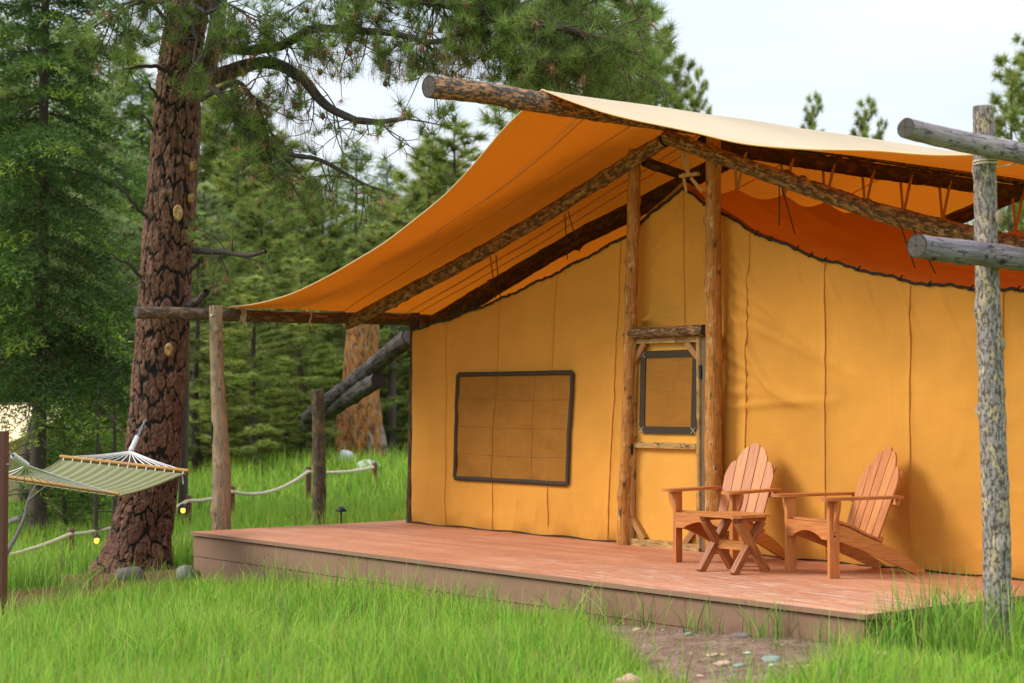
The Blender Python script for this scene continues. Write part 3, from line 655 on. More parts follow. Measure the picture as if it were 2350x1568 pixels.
def lashing(parent, c, axis, r, n=4, pitch=.014, tr=.005, mat='rope', off=(0, 0, 0), tails=0):
    axis = unit(axis); t = np.linspace(0, n * 2 * np.pi, n * 14); a = np.array([0, 0, 1.]) if abs(axis[2]) < .9 else np.array([1., 0, 0])
    u = unit(np.cross(axis, a)); v = np.cross(axis, u)
    P = np.asarray(c) - np.asarray(off) + r * (np.cos(t)[:, None] * u + np.sin(t)[:, None] * v) + (t / (2 * np.pi) * pitch)[:, None] * axis
    mb = MB(); tube(mb, P, tr, 6)
    for q in range(tails):
        s = P[-1]; tube(mb, smooth_path([s, s + np.array([.03 * (q - .5), -.03, -.06]), s + np.array([.08 * (q - .5), -.02, -.15])], 8), tr, 5)
    return mb.build('rope_lashing', M[mat], parent)
lashing(frame, (-.87, -1.80, 2.452), (0, 1, 0), .08, 4, .018, .006, 'rope', OF, 2)
lashing(frame, (-.865, -.85, 2.458), (0.1, 1, 0.15), .08, 1, .02, .006, 'rope', OF, 2)
for pxy in ((980, 640), (1130, 580), (1300, 480)): pass

# left eave post
ep = empty('eave_post', (-.66, -2.1, g1(-.66, -2.1)), 'pale bare wooden post at the left end of the deck with dark split', 'post')
zb = g1(-.66, -2.1); EO = (-.66, -2.1, zb)
log('pole', [(-.665, -2.1, zb - .25), (-.665, -2.11, .55), (-.685, -2.15, 1.2), (-.70, -2.17, 1.9), (-.70, -2.19, 2.545)], [.112, .105, .088, .078, .073], 'log_pale', ep, 'end_grey', 24, .05, 8, off=EO)
mb = MB(); P = np.array([at_y(487, y_, -2.25) for y_ in (968, 990, 1020)]) - EO; tube(mb, smooth_path(P, 8), [.004, .010, .013, .014, .013, .012, .009, .004], 8, flat=.5); mb.build('dark_split', M['rock_dark'], ep)
mb = MB(); tube(mb, np.array([(-.66, -2.23, 2.42), (-.64, -2.275, 2.42)]) - EO, .014, 8, cap=0); mb.build('bolt', M['steel'], ep)

# right weathered post with two rails
wp = empty('eave_post', (9.7, -2.1, g1(9.7, -2.1)), 'weathered grey log post in the right foreground with lichen and bark patches', 'post')
zb = g1(9.7, -2.1); WO = (9.7, -2.1, zb)
log('pole', [(9.74, -2.08, zb - .3), (9.745, -2.08, .5), (9.72, -2.08, 1.4), (9.70, -2.08, 2.2), (9.69, -2.08, 2.9), (9.68, -2.08, 3.42)], [.098, .092, .086, .080, .073, .068], 'log_grey', wp, 'end_grey', 28, .08, 14, off=WO)
a0, a1 = at(2080, 293, 10.75), at(2350, 357, 11.45); log('upper_rail', [a0, a1, a1 + (a1 - a0) * 3.5], [.066, .072, .075], 'log_silver', wp, 'end_grey', 26, .05, 3, off=WO)
a0, a1 = at(2107, 563, 10.72), at(2350, 594, 11.4); log('lower_rail', [a0, a1, a1 + (a1 - a0) * 3.5], [.078, .081, .082], 'log_slate', wp, 'end_grey', 26, .05, 5, off=WO)
lashing(wp, at(2262, 381, 11.35), (0, 0, 1), .08, 2, .02, .006, 'rope', WO, 0)
mb = MB(); tube(mb, smooth_path([at(2285, 384, 11.28) - WO, at(2320, 378, 11.6) - WO, at(2352, 366, 11.9) - WO], 10), .005, 6); mb.build('rope_tail', M['rope'], wp)
for (px, py, s) in ((2293, 500, .035), (2298, 900, .04), (2300, 790, .03)):
    mb = MB(); c = at(px, py, 11.28) - WO; n_ = 10
    th = np.linspace(0, 2 * np.pi, 13); ph = np.linspace(-np.pi / 2, np.pi / 2, n_)
    D = np.stack([np.cos(ph)[:, None] * np.cos(th), np.cos(ph)[:, None] * np.sin(th), np.sin(ph)[:, None] + 0 * th], -1) * np.array([.7, .7, 1.5]) * s
    D *= (1 + .25 * vnoise(D[..., 0] * 40, D[..., 2] * 40 + D[..., 1] * 30, 1, 3))[..., None]; grid(mb, D + c); mb.build('burl', M['log_pale'], wp)

# side brace frame at the far left of the deck
bf = empty('brace_frame', tuple(on_ground(732, 1205, 23)), 'short dark brown barked post with two slanting logs beyond the deck', 'log brace')
BO = np.array(bf.location); p0 = on_ground(732, 1205, 23, -.2)
log('brace_post', [p0, at(732, 1050, 23), at(727, 893, 23)], [.094, .09, .088], 'log_brown', bf, 'end_grey', off=BO, rough=.1, knots=7)
log('brace_rail', [at(703, 962, 23.9), at(940, 775, 22.0)], [.105, .11, .12], 'log_shade', bf, 'end_grey', off=BO)
log('brace_rail', [at(700, 980, 24.2), at(868, 872, 22.4)], [.10, .11], 'log_shade', bf, 'end_dark', off=BO, rough=.1)

# ------------------------------------------------------------------ CANVAS TENT
tent = empty('canvas_tent', (4.7, 3, 0), 'tan orange canvas wall tent with laced front wall and screened window', 'tent')
TO = np.array([4.7, 3, 0])
TX = np.array([.13, .83, 1.74, 2.79, 3.86, 4.3, 4.69, 5.0, 5.24, 5.58, 6.48, 7.44, 8.1, 9.3]); TZ = np.array([2.31, 2.28, 2.575, 2.83, 3.13, 3.36, 3.55, 3.36, 3.25, 3.06, 2.72, 2.47, 2.375, 2.27])
TZ[1] = 2.40
def topz(x): return np.interp(x, TX, TZ) - .02 * np.abs(np.sin(x * 5.2))
seams = [(.79, .83), (1.66, 1.82), (2.63, 2.79), (3.58, 3.79), (5.47, 5.58), (6.48, 6.50), (7.44, 7.44), (8.35, 8.37)]
folds = []
frg = np.random.default_rng(12)
for i in range(7): folds.append(((5.30, 2.35 - .16 * i), (6.05 + .1 * i, 1.9 - .2 * i + .25 * (i - 3)), .035 + .01 * (i % 3), .018))
for i in range(6): folds.append(((5.32, 3.05 - .16 * i), (5.75 + .22 * i, 2.25 - .12 * i), .04, .016))
for i in range(9): xx = 5.6 + i * .42; folds.append(((xx, float(np.interp(xx, TX, TZ))), (xx + .28, float(np.interp(xx, TX, TZ)) - .55), .024, .02))
for i in range(4): folds.append(((4.2 + .02 * i, 2.35 + .2 * i), (4.66, 3.35), .03, .012)); folds.append(((5.1, 2.2 + .25 * i), (4.72, 3.3), .03, .012))
for i in range(5): folds.append(((4.16, 2.25), (4.75, 2.15 + .16 * i), .03, .010))
for i in range(6): folds.append(((1.66 + i * .35, 0), (1.72 + i * .37, .3 + .1 * frg.random()), .03, .014))
for i in range(6): folds.append(((3.58 + .04 * frg.normal(), .0), (3.3 + .13 * i, .42), .022, .010))
for i in range(10): a = frg.uniform(5.5, 8.8); folds.append(((a, frg.uniform(.1, .3)), (a + frg.uniform(-.4, .4), .02), .03, .013))
for i in range(8): a = frg.uniform(.3, 8.7); z_ = frg.uniform(.6, 1.9); folds.append(((a, z_), (a + frg.uniform(-.1, .6), z_ + frg.uniform(-.3, .3)), .06, .007))
def wall_y(x, z):
    x = np.asarray(x, float); z = np.asarray(z, float); t = z / np.maximum(topz(x), .5)
    xs = np.array([s[0] for s in seams]); d = np.zeros_like(x)
    d += .022 * vnoise(x, z * .5, .9, 41) + .010 * vnoise(x, z, 2.3, 42) + .004 * vnoise(x * 1.2, z, 6, 43)
    for s0, s1 in seams:
        sx = s0 + (s1 - s0) * t; d += .010 * np.exp(-((x - sx) / .035) ** 2) * (1 + .6 * vnoise(z, 0 * z, 7, 44))
    for (ax_, az_), (bx_, bz_), wd, am in folds:
        ux, uz = bx_ - ax_, bz_ - az_; l2 = ux * ux + uz * uz; q = np.clip(((x - ax_) * ux + (z - az_) * uz) / l2, 0, 1)
        dd = np.hypot(x - ax_ - q * ux, z - az_ - q * uz); d += 1.5 * am * np.exp(-(dd / wd) ** 2) * (1 - q * .75)
    return -d * np.clip(t * 6, .25, 1) * np.clip((1 - t) * 14, .15, 1)
# front wall with a doorway hole between the posts (below the header)
mb = MB()
def wall_piece(x0a, x0b, x1a, x1b, zlo=None, nx=10, nz=90):
    """piece between side lines x0 (base a, top b) and x1"""
    s = np.linspace(0, 1, nx); q = np.linspace(0, 1, nz); S, Q = np.meshgrid(s, q, indexing='ij')
    xt = x0b + (x1b - x0b) * S; zt = topz(xt); zb_ = np.zeros_like(zt) if zlo is None else zlo + 0 * zt
    Zz = zb_ + (zt - zb_) * Q; tt = Zz / zt
    Xx = (x0a + (x1a - x0a) * S) * (1 - tt) + xt * tt
    Yy = wall_y(Xx, Zz) + .02 * (1 - np.clip(Zz * 8, 0, 1)) * np.sin(Xx * 9)
    grid(mb, np.stack([Xx, Yy, Zz], -1) - TO)
wall_piece(.105, .13, 3.99, 4.02, None, 170, 110)
wall_piece(4.02, 4.02, 5.13, 5.13, 2.05, 60, 70)
wall_piece(5.13, 5.13, 9.32, 9.28, None, 190, 110)
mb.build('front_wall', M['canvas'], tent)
for s0, s1 in seams + [(4.69, 4.69)]:
    z0 = 0.02 if s0 != 4.69 else 2.2; zt = float(topz(np.array([s1]))[0]); zz = np.linspace(z0, zt - .03, 50); xx = s0 + (s1 - s0) * zz / zt + .006 * vnoise(zz, 0 * zz, 3, 77)
    mb = MB(); tube(mb, np.stack([xx, wall_y(xx, zz) - .004, zz], 1) - TO, .0075 + .002 * np.sin(zz * 140), 6, flat=.8)
    mb.build('seam', M['seam'], tent)
xx = np.linspace(.1, 9.3, 320); zz = topz(xx) - .01
mb = MB(); tube(mb, np.stack([xx, wall_y(xx, zz) - .012, zz + .01 * np.abs(np.sin(xx * 21))], 1) - TO, .011 + .004 * np.abs(np.sin(xx * 31)), 7)
for q in np.cumsum(frg.uniform(.12, .5, 30)) + .2:
    if q > 9.2: break
    zq = float(topz(np.array([q]))[0]); tube(mb, np.array([(q, -.03, zq - .02), (q + .025, -.036, zq - .004), (q + .05, -.02, zq + .022)]) - TO, .008, 5)
mb.build('edge_cord', M['cord'], tent)
mb = MB(); zz = 0 * xx + .012; tube(mb, np.stack([xx, wall_y(xx, zz) - .012 + .01 * np.sin(xx * 9), zz + .008 * np.sin(xx * 7)], 1)[np.r_[0:134]] - TO, .008, 6); tube(mb, np.stack([xx, wall_y(xx, zz) - .012, zz + .006 * np.sin(xx * 7)], 1)[176:] - TO, .008, 6)
mb.build('bottom_hem', M['cord'], tent)
# sides and roof
for name, xa, zt in (('side_wall', .11, 2.31), ('side_wall', 9.3, 2.27)):
    mb = MB(); yy = np.linspace(.01, 6, 40); q = np.linspace(0, 1, 20); Yy, Q = np.meshgrid(yy, q, indexing='ij')
    grid(mb, np.stack([xa + .03 * vnoise(Yy, Q * 2, 1.2, 9), Yy, Q * zt], -1) - TO); mb.build(name, M['canvas'], tent)
mb = MB(); q = np.linspace(0, 1, 20); xs = np.linspace(.11, 9.3, 40); S, Q = np.meshgrid(xs, q, indexing='ij'); grid(mb, np.stack([S, 6 + 0 * S, Q * topz(S)], -1) - TO); mb.build('back_wall', M['canvas'], tent)
hang = [(.05, 3.55), (.75, 3.66), (1.39, 3.53), (1.8, 3.60), (2.55, 3.50), (2.95, 3.58), (3.6, 3.46), (4.1, 3.54), (4.7, 3.42), (5.3, 3.48), (6.0, 3.40)]
hang = [(.02, 3.55)]; strap_y = [.75, 1.45, 2.1, 2.75, 3.4, 4.1, 4.8, 5.5]
def ridge_in(y):
    y = np.asarray(y, float); sag = np.zeros_like(y); ys = np.array([0.02] + strap_y + [6.0])
    k = np.clip(np.searchsorted(ys, y) - 1, 0, len(ys) - 2); f = (y - ys[k]) / (ys[k + 1] - ys[k])
    return 3.60 - .02 * y - .085 * (1 - (2 * np.abs(f - .5)) ** 1.6)
for sg in (-1, 1):
    yy = np.unique(np.concatenate([np.linspace(.01, 6, 150), strap_y])); q = np.linspace(0, 1, 60); Yy, Q = np.meshgrid(yy, q, indexing='ij')
    xe = .11 if sg < 0 else 9.3; Xx = 4.7 + (xe - 4.7) * Q; z0 = topz(Xx); zr = ridge_in(Yy)
    sc = (zr - 2.3) / (3.53 - 2.3); Zz = 2.3 + (z0 - 2.3) * (1 + (sc - 1) * np.exp(-Q * 3.0)); Zz = Zz + .02 * vnoise(Xx, Yy, 1.3, 8) * np.clip(Yy * 2, 0, 1)
    mb = MB(); grid(mb, np.stack([Xx, Yy, Zz], -1) - TO, flip=(sg > 0)); mb.build('roof_panel', M['canvas_roof'], tent)
for ys in strap_y:
    for dx in (-.10, .10):
        mb = MB(); zb_ = float(ridge_in(np.array([ys]))[0]); bar(mb, np.array([4.7, ys, zb_ - .03]) - TO, np.array([4.7 + dx * .8, ys + .05, 3.95]) - TO, .035, .006, (0, 1, .2)); mb.build('hanging_strap', M['strap'], tent)
# knot and toggle at the apex
mb = MB(); bar(mb, at_y(1562, 405, -.05) - TO, at_y(1603, 399, -.02) - TO, .05, .03, (0, 0, 1)); mb.build('toggle', M['strap'], tent)
for (a, b_) in (((1578, 398), (1563, 345)), ((1580, 398), (1575, 345)), ((1575, 440), (1567, 398)), ((1585, 408), (1612, 440))):
    mb = MB(); bar(mb, at_y(*a, -.06) - TO, at_y(*b_, -.03) - TO, .035, .006, (0, -1, .1)); mb.build('hanging_strap', M['strap'], tent)
# cords from the front rafters to the laced edge
for tops, bots in ((((1125, 588), (1138, 586)), ((1138, 684), (1148, 680))), (((1296, 490), (1304, 486)), ((1302, 595), (1330, 578))), (((1788, 420), (1793, 425)), ((1788, 518), (1824, 536))), (((2066, 515), (2095, 525)), ((2100, 615), (2147, 628)))):
    mb = MB()
    for (tp, bt) in zip(tops, bots): tube(mb, np.array([at_y(*tp, -.28), at_y(*bt, -.03)]) - TO, .006, 5)
    mb.build('tie_cord', M['cord'], tent)
# window
def wy(x, z, o): return float(wall_y(np.array([x]), np.array([z]))[0]) - o
wc = [(1.06, 1.75), (3.07, 1.74), (2.98, .57), (.985, .57)]
def bil(u, v): a = np.array(wc[0]) * (1 - u) + np.array(wc[1]) * u; b_ = np.array(wc[3]) * (1 - u) + np.array(wc[2]) * u; return a * (1 - v) + b_ * v
u = np.linspace(0, 1, 50); v = np.linspace(0, 1, 40); U, Vv = np.meshgrid(u, v, indexing='ij')
bx = bil(U[..., None], Vv[..., None]); sag = .015 * np.sin(U * np.pi) * Vv
Xx = bx[..., 0]; Zz = bx[..., 1] - sag
mb = MB(); bulge = .012 + .012 * vnoise(Xx * .6 + Zz * 1.2, Zz * .3, 5, 33) + .022 * np.sin(U * np.pi) * np.sin(Vv * np.pi) + .006 * vnoise(Xx * 3, Zz, 1.4, 3) + .007 * np.exp(-((Vv - .93) / .03) ** 2) * vnoise(Xx, Zz, 8, 4)
Yw = wall_y(Xx, Zz) - bulge; grid(mb, np.stack([Xx, Yw, Zz], -1) - TO, flip=False)
win = mb.build('window', M['screen'], tent)
for nm_, uu, vv_ in [('screen_seam', np.full(30, a_), np.linspace(.03, .97, 30)) for a_ in (.36, .70)] + [('screen_seam', np.linspace(.02, .98, 30), np.full(30, a_)) for a_ in (.24, .5, .76)]:
    P = bil(uu[:, None], vv_[:, None]); zz_ = P[:, 1] - .015 * np.sin(uu * np.pi) * vv_
    bl = .012 + .012 * vnoise(P[:, 0] * .6 + zz_ * 1.2, zz_ * .3, 5, 33) + .022 * np.sin(uu * np.pi) * np.sin(vv_ * np.pi) + .006 * vnoise(P[:, 0] * 3, zz_, 1.4, 3)
    mb = MB(); tube(mb, np.stack([P[:, 0], wall_y(P[:, 0], zz_) - bl - .001, zz_], 1) - TO, .004, 5); mb.build(nm_, M['screen_seam'], win)
def edge_strip(p, q, wd, o, nm, mat, n=30, par=win):
    mb = MB(); t = np.linspace(0, 1, n); p = np.array(p); q = np.array(q); c = p[None] * (1 - t[:, None]) + q[None] * t[:, None]
    wob = .006 * vnoise(t * 5, 0 * t + o * 100, 1, 6); dr = unit(q - p); nn = np.array([-dr[1], dr[0]]); c = c + nn * wob[:, None]
    V = []
    for k, (s_, oo) in enumerate(((-.5, o), (-.45, o + .012), (.45, o + .012), (.5, o))):
        pt = c + nn * s_ * wd; V.append(np.stack([pt[:, 0], wall_y(pt[:, 0], pt[:, 1]) - oo - .005, pt[:, 1]], 1))
    grid(mb, np.stack(V, 1) - TO, flip=True); return mb.build(nm, mat, par)
for k in range(4): edge_strip(wc[k], wc[(k + 1) % 4], .052, .012, 'window_binding', M['binding'])
ext = .12
for (p, q) in (((1.06 - .3, 1.83), (3.07 + .02, 1.84)), ((3.12, 1.8), (3.04, .48)), ((.92, .48), (3.04, .48))): pass

# ------------------------------------------------------------------ DOOR (hung in the log frame)
DO = np.array(OF)
def dlog(nm, p, q, wd, th, mat, par, seg=14, rough=.05): # half-round pole flattened
    _lg[0] += 1; n = max(10, int(np.linalg.norm(np.array(q) - np.array(p)) / .03)); P = smooth_path([p, q], n) - DO; mb = MB()
    tube(mb, P, wd / 2, seg, 0, rough, _lg[0], 1, 3, flat=th / wd); return mb.build(nm, [M[mat], M['end_grey']], par)
def dbar(nm, p, q, wd, th, mat, par): mb = MB(); bar(mb, np.array(p) - DO, np.array(q) - DO, wd, th, (0, -1, 0)); return mb.build(nm, M[mat], par, bevel=.006)
mb = MB(); S, Q = np.meshgrid(np.linspace(4.03, 4.99, 40), np.linspace(.04, 2.03, 60), indexing='ij')
Yd = -.055 - .006 * vnoise(S, Q, 3, 51) - .012 * np.exp(-((Q - 1.0) / .02) ** 2); grid(mb, np.stack([S, Yd, Q], -1) - DO)
door = mb.build('door', M['canvas_door'], frame); door['label'] = 'canvas screen door framed in peeled poles with small window'
dlog('door_stile', (4.03, -.085, .03), (4.085, -.085, 2.06), .085, .06, 'door_wood', door)
dlog('door_stile', (4.99, -.085, .03), (5.00, -.085, 2.06), .075, .06, 'door_wood', door)
dbar('door_rail', (4.05, -.088, 2.045), (5.0, -.088, 2.035), .055, .05, 'door_wood', door)
dbar('door_rail', (4.07, -.088, 1.005), (4.96, -.088, 1.005), .055, .045, 'door_wood', door)
dbar('door_rail', (4.0, -.09, .035), (5.0, -.09, .035), .07, .05, 'door_wood', door)
for p, q in (((4.09, -.085, 1.84), (4.24, -.085, 2.02)), ((4.98, -.085, 1.86), (4.83, -.085, 2.01)), ((4.05, -.085, .26), (4.22, -.085, .07)), ((4.98, -.085, .26), (4.80, -.085, .07))):
    dbar('door_brace', p, q, .06, .045, 'brace_wood', door)
slab_p = np.array([(4.02, -.13, 2.115), (5.11, -.13, 2.115)]) - DO; mb = MB(); tube(mb, smooth_path(slab_p, 40), .062, 16, 0, .1, 88, 1, 5, flat=.9); mb.build('door_header', [M['slab'], M['end_grey']], frame)
dbar('door_jamb', (5.075, -.075, .01), (5.085, -.075, 2.05), .075, .07, 'grey_board', frame)
dlog('door_jamb', (3.985, -.10, .01), (4.03, -.10, 2.06), .05, .05, 'door_wood', frame)
wq = [(4.20, 1.905), (4.93, 1.905), (4.90, 1.155), (4.175, 1.155)]
mb = MB(); S, Q = np.meshgrid(np.linspace(0, 1, 20), np.linspace(0, 1, 20), indexing='ij')
P2 = (np.array(wq[0])[None, None] * (1 - S[..., None]) + np.array(wq[1]) * S[..., None]) * (1 - Q[..., None]) + (np.array(wq[3]) * (1 - S[..., None]) + np.array(wq[2]) * S[..., None]) * Q[..., None]
grid(mb, np.stack([P2[..., 0], -.070 - .008 * np.sin(S * 3.1) * np.sin(Q * 3.1), P2[..., 1]], -1) - DO); mb.build('door_window', M['screen'], door)
for k in range(4):
    p, q = np.array(wq[k]), np.array(wq[(k + 1) % 4]); dbar('window_binding', (p[0], -.075, p[1]), (q[0], -.075 - .0015 * (k % 2), q[1]), .07, .012, 'binding', door)
mb = MB()
for cx_, cz_ in wq:
    for s_ in (-1, 1): bar(mb, np.array([cx_ - .03, -.0845, cz_ - .03 * s_]) - DO, np.array([cx_ + .03, -.0845, cz_ + .03 * s_]) - DO, .004, .003, (0, -1, 0))
mb.build('stitching', M['stitch'], door)
mb = MB(); box(mb, np.array([4.075, -.125, .96]) - DO, (.02, .02, .11)); box(mb, np.array([4.075, -.14, .98]) - DO, (.05, .03, .02)); mb.build('latch', M['iron'], door)
for zz_ in (1.72, .3): mb = MB(); box(mb, np.array([5.035, -.115, zz_]) - DO, (.03, .02, .13)); mb.build('hinge', M['iron'], door)

# ------------------------------------------------------------------ RAIN FLY
fly = empty('rain_fly', (4.7, 2, 4.2), 'large cream and orange canvas rain fly stretched over the ridge pole', 'rain fly')
FO = np.array([4.7, 2, 4.2])
FLX = np.array([-.85, -.15, .77, 1.63, 2.43, 3.18, 3.88, 4.4, 4.7]); FLZ = np.array([2.535, 2.56, 2.69, 2.91, 3.15, 3.41, 3.76, 4.08, 4.285])
FRX = np.array([4.7, 5.1, 5.62, 6.17, 6.93, 7.41, 8.08, 8.49, 9.41, 9.8, 10.6]); FRZ = np.array([4.285, 4.12, 3.935, 3.77, 3.565, 3.46, 3.34, 3.275, 3.15, 3.11, 3.06])
def csm(x, xs, zs):
    t = np.interp(x, xs, np.arange(len(xs))); P = smooth_path(np.stack([xs, zs], 1), 300); return np.interp(x, P[:, 0], P[:, 1])
def fly_z(x, y):
    left = x < 4.7
    fr = np.where(left, csm(x, FLX, FLZ), csm(x, FRX, FRZ))
    ta = np.where(left, 2.55 + (np.clip(x, -.85, 4.7) + .85) / 5.55 * (4.285 - 2.55), csm(x, FRX, FRZ) + .02)
    s = np.clip((y + 1.9) / 1.65, 0, 1); s = s * s * (3 - 2 * s)
    per = np.where(y > -.22, .5 - .5 * np.cos((np.clip(y, -.22, 6.2) + .22) * 2 * np.pi / 2.4), 0)
    mid = np.sin(np.clip((x + .85) / 5.55, 0, 1) * np.pi)
    return fr * (1 - s) + ta * s - .05 * per * mid + .006 * vnoise(x, y, 1.5, 71)
def fly_front(x): return np.where(x < 4.7, -1.93 + .10 * np.sin(np.clip((x + .85) / 5.55, 0, 1) * np.pi) - .0 * x + .12 * np.exp(-((x - 4.7) / .35) ** 2), -1.80 + .07 * np.sin(np.clip((x - 4.7) / 5.5, 0, 1) * np.pi))
xs = np.concatenate([np.linspace(-.87, 4.6, 80), np.linspace(4.64, 4.76, 7), np.linspace(4.8, 10.4, 80)]); q = np.linspace(0, 1, 110)
S, Q = np.meshgrid(xs, q, indexing='ij'); y0 = fly_front(S); Yf = y0 + (6.4 - y0) * Q
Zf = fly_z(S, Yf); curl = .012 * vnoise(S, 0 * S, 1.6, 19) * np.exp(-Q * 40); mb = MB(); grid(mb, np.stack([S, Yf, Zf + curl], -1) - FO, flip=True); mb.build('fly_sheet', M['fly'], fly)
xe = xs; ye = fly_front(xe); mb = MB(); tube(mb, np.stack([xe, ye, fly_z(xe, ye) + .012 * vnoise(xe, 0 * xe, 1.6, 19)], 1) - FO, .009, 6); mb.build('front_hem', M['fly_strap'], fly)
for y_, a, b_, wd in ((-1.15, -.8, 4.6, .05), (.55, -.8, 4.6, .05), (2.2, -.8, 4.6, .05), (3.9, -.8, 4.6, .05), (-1.15, 4.85, 10.3, .05), (.55, 4.85, 10.3, .05), (2.2, 4.85, 10.3, .05)):
    xx = np.linspace(a, b_, 90); mb = MB(); V = np.stack([np.stack([xx, 0 * xx + y_ + k * wd, fly_z(xx, 0 * xx + y_ + k * wd) - .022], 1) for k in (-.5, 0, .5)], 1); grid(mb, V - FO); mb.build('seam_strap', M['fly_strap'], fly)
for y_ in (-1.05, -.35, .75): # sewn seams beside the straps
    xx = np.linspace(-.8, 4.6, 80); mb = MB(); tube(mb, np.stack([xx, 0 * xx + y_, fly_z(xx, 0 * xx + y_) - .006], 1) - FO, .006, 5); mb.build('sewn_seam', M['seam'], fly)

# ------------------------------------------------------------------ CHAIRS AND TABLE
def slat_poly(w0, w1, l, kind, side=0):
    """back slat: width w0 at base, w1 at top; kind 'mid','inner','outer'"""
    n = 10; pts = [(-w0 / 2, 0), (w0 / 2, 0)]
    if kind == 'mid':
        e = np.linspace(-.15, math.pi + .15, n); pts += [(w1 / 2 * math.cos(t) / math.cos(.15) , l - w1 * .35 + w1 * .42 * math.sin(t)) for t in e]
    elif kind == 'inner': # rises to the middle side, rounded on the outer
        q = np.linspace(0, 1, n); pr = [(side * w1 / 2 * (1 - 2 * t), l - .13 * (1 - t) ** 2.2 - .012 * t) for t in q]; pts += pr if side > 0 else pr[::-1]
    else:
        q = np.linspace(0, 1, n); pr = [(side * w1 / 2 * (1 - 2 * t), l - .15 * (1 - t) ** 2.6 - .02 * max(0, t - .7)) for t in q]; pts += pr if side > 0 else pr[::-1]
    return pts
def chair(loc, th, label):
    t = empty('adirondack_chair', loc, label, 'chair', 'adirondack chairs on the deck', th); C_ = M['cedar']
    def bx(nm, c, s, rot=None, mat='cedar', bev=.004): mb = MB(); box(mb, c, s, rot); return mb.build(nm, M[mat], t, bevel=bev)
    for sx in (-1, 1):
        bx('front_leg', (sx * .305, 0, .315), (.034, .095, .63))
        mb = MB(); pl = [(-.045, .625), (.045, .625), (.045, .42)]  # scrolled bracket outside the leg
        zz = np.linspace(0, 1, 9); poly = [(0, .628), (.075, .628), (.075, .60)] + [(.075 - .055 * (q ** .6) + .012 * math.sin(q * 6.3), .60 - .22 * q) for q in zz[1:]] + [(0, .37)]
        prism(mb, poly, (sx * .322, 0, 0), (sx, 0, 0), (0, 0, 1), .032); mb.build('arm_bracket', C_, t, bevel=.003)
        pa = [(-.05, .66), (.045, .66), (.062, .3)] + [(.07 * math.cos(a) , -.105 + .055 * math.sin(a)) for a in np.linspace(0, -math.pi, 9)] + [(-.062, .3)]
        mb = MB(); prism(mb, pa, (sx * .325, 0, .642), (1, 0, 0), (0, 1, 0), .024); mb.build('armrest', C_, t, bevel=.004)
        ps = [(-.03, .425), (.06, .43), (.18, .395), (.32, .33), (.47, .275), (.56, .235), (.62, .215), (.93, .03), (.945, 0), (.83, 0), (.60, .095), (.3, .215), (.1, .285), (-.03, .31)]
        mb = MB(); prism(mb, ps, (sx * .272, 0, 0), (0, 1, 0), (0, 0, 1), .03, long=0); mb.build('side_rail', C_, t, bevel=.004)
    pa = [(-.288, .445), (-.288, .31)] + [(x_, .31 + .062 * math.cos(x_ / .21 * math.pi / 2) ** .8) if abs(x_) < .2 else (x_, .31) for x_ in np.linspace(-.21, .21, 15)] + [(.288, .31), (.288, .445)]
    mb = MB(); prism(mb, pa, (0, -.035, 0), (1, 0, 0), (0, 0, 1), .026, long=0); mb.build('front_apron', C_, t, bevel=.003)
    prof = [(.0, .447), (.09, .44), (.18, .413), (.265, .375), (.35, .335), (.435, .303)]
    for (a, za), (b_, zb_) in zip(prof, prof[1:] + [(.51, .27)]):
        an = math.atan2(zb_ - za, b_ - a); R = np.array([[1, 0, 0], [0, math.cos(an), -math.sin(an)], [0, math.sin(an), math.cos(an)]])
        bx('seat_slat', (0, (a + b_) / 2, (za + zb_) / 2 + .008), (.57 if a > .05 else .63, .082, .02), R)
    tl = math.radians(22); ey = np.array([0, math.sin(tl), math.cos(tl)]); nrm = np.array([0, -math.cos(tl), math.sin(tl)])
    org = np.array([0, .475, .24])
    for k in range(5):
        s = k - 2; f = .022 * s; ex = np.array([1, 0, 0]); e2 = unit(ey + np.array([f * 1.0, 0, 0])); kind = 'mid' if s == 0 else ('inner' if abs(s) == 1 else 'outer')
        l = {0: .865, 1: .845, 2: .70}[abs(s)]; e1 = unit(ex - e2 * (ex @ e2))
        mb = MB(); prism(mb, slat_poly(.084, .104, l, kind, np.sign(s)), org + ex * s * .0945, e1, e2, .019); mb.build('back_slat', C_, t, bevel=.003)
    for h_, wd in ((.06, .50), (.40, .64), (.63, .50)):
        c = org + ey * h_ - nrm * .024; R = np.stack([[1, 0, 0], ey, -nrm], 1); bx('back_rail', c, (wd, .06, .026), R)
    mb = MB()
    for sx in (-1, 1):
        for z_ in (.34, .40): tube(mb, np.array([(sx * .322, -.0, z_ + .0), (sx * .328, -.0, z_)]), .008, 8, cap=0)
    mb.build('bolt_heads', M['iron'], t)
    return t
chair((5.925, -.955, .001), math.radians(9), 'wooden adirondack chair beside the door, partly behind the small table')
chair((7.145, -.95, .001), math.radians(-14), 'wooden adirondack chair standing alone nearest the grey log post')
tb = empty('side_table', (6.55, -1.26, .001), 'small square wooden side table on crossed dark streaked legs', 'side table', None, math.radians(3))
pt = [(x_, y_) for x_, y_ in ((-.20, -.235), (.20, -.235), (.255, -.19), (.255, .19), (.20, .235), (-.20, .235), (-.255, .19), (-.255, -.19))]
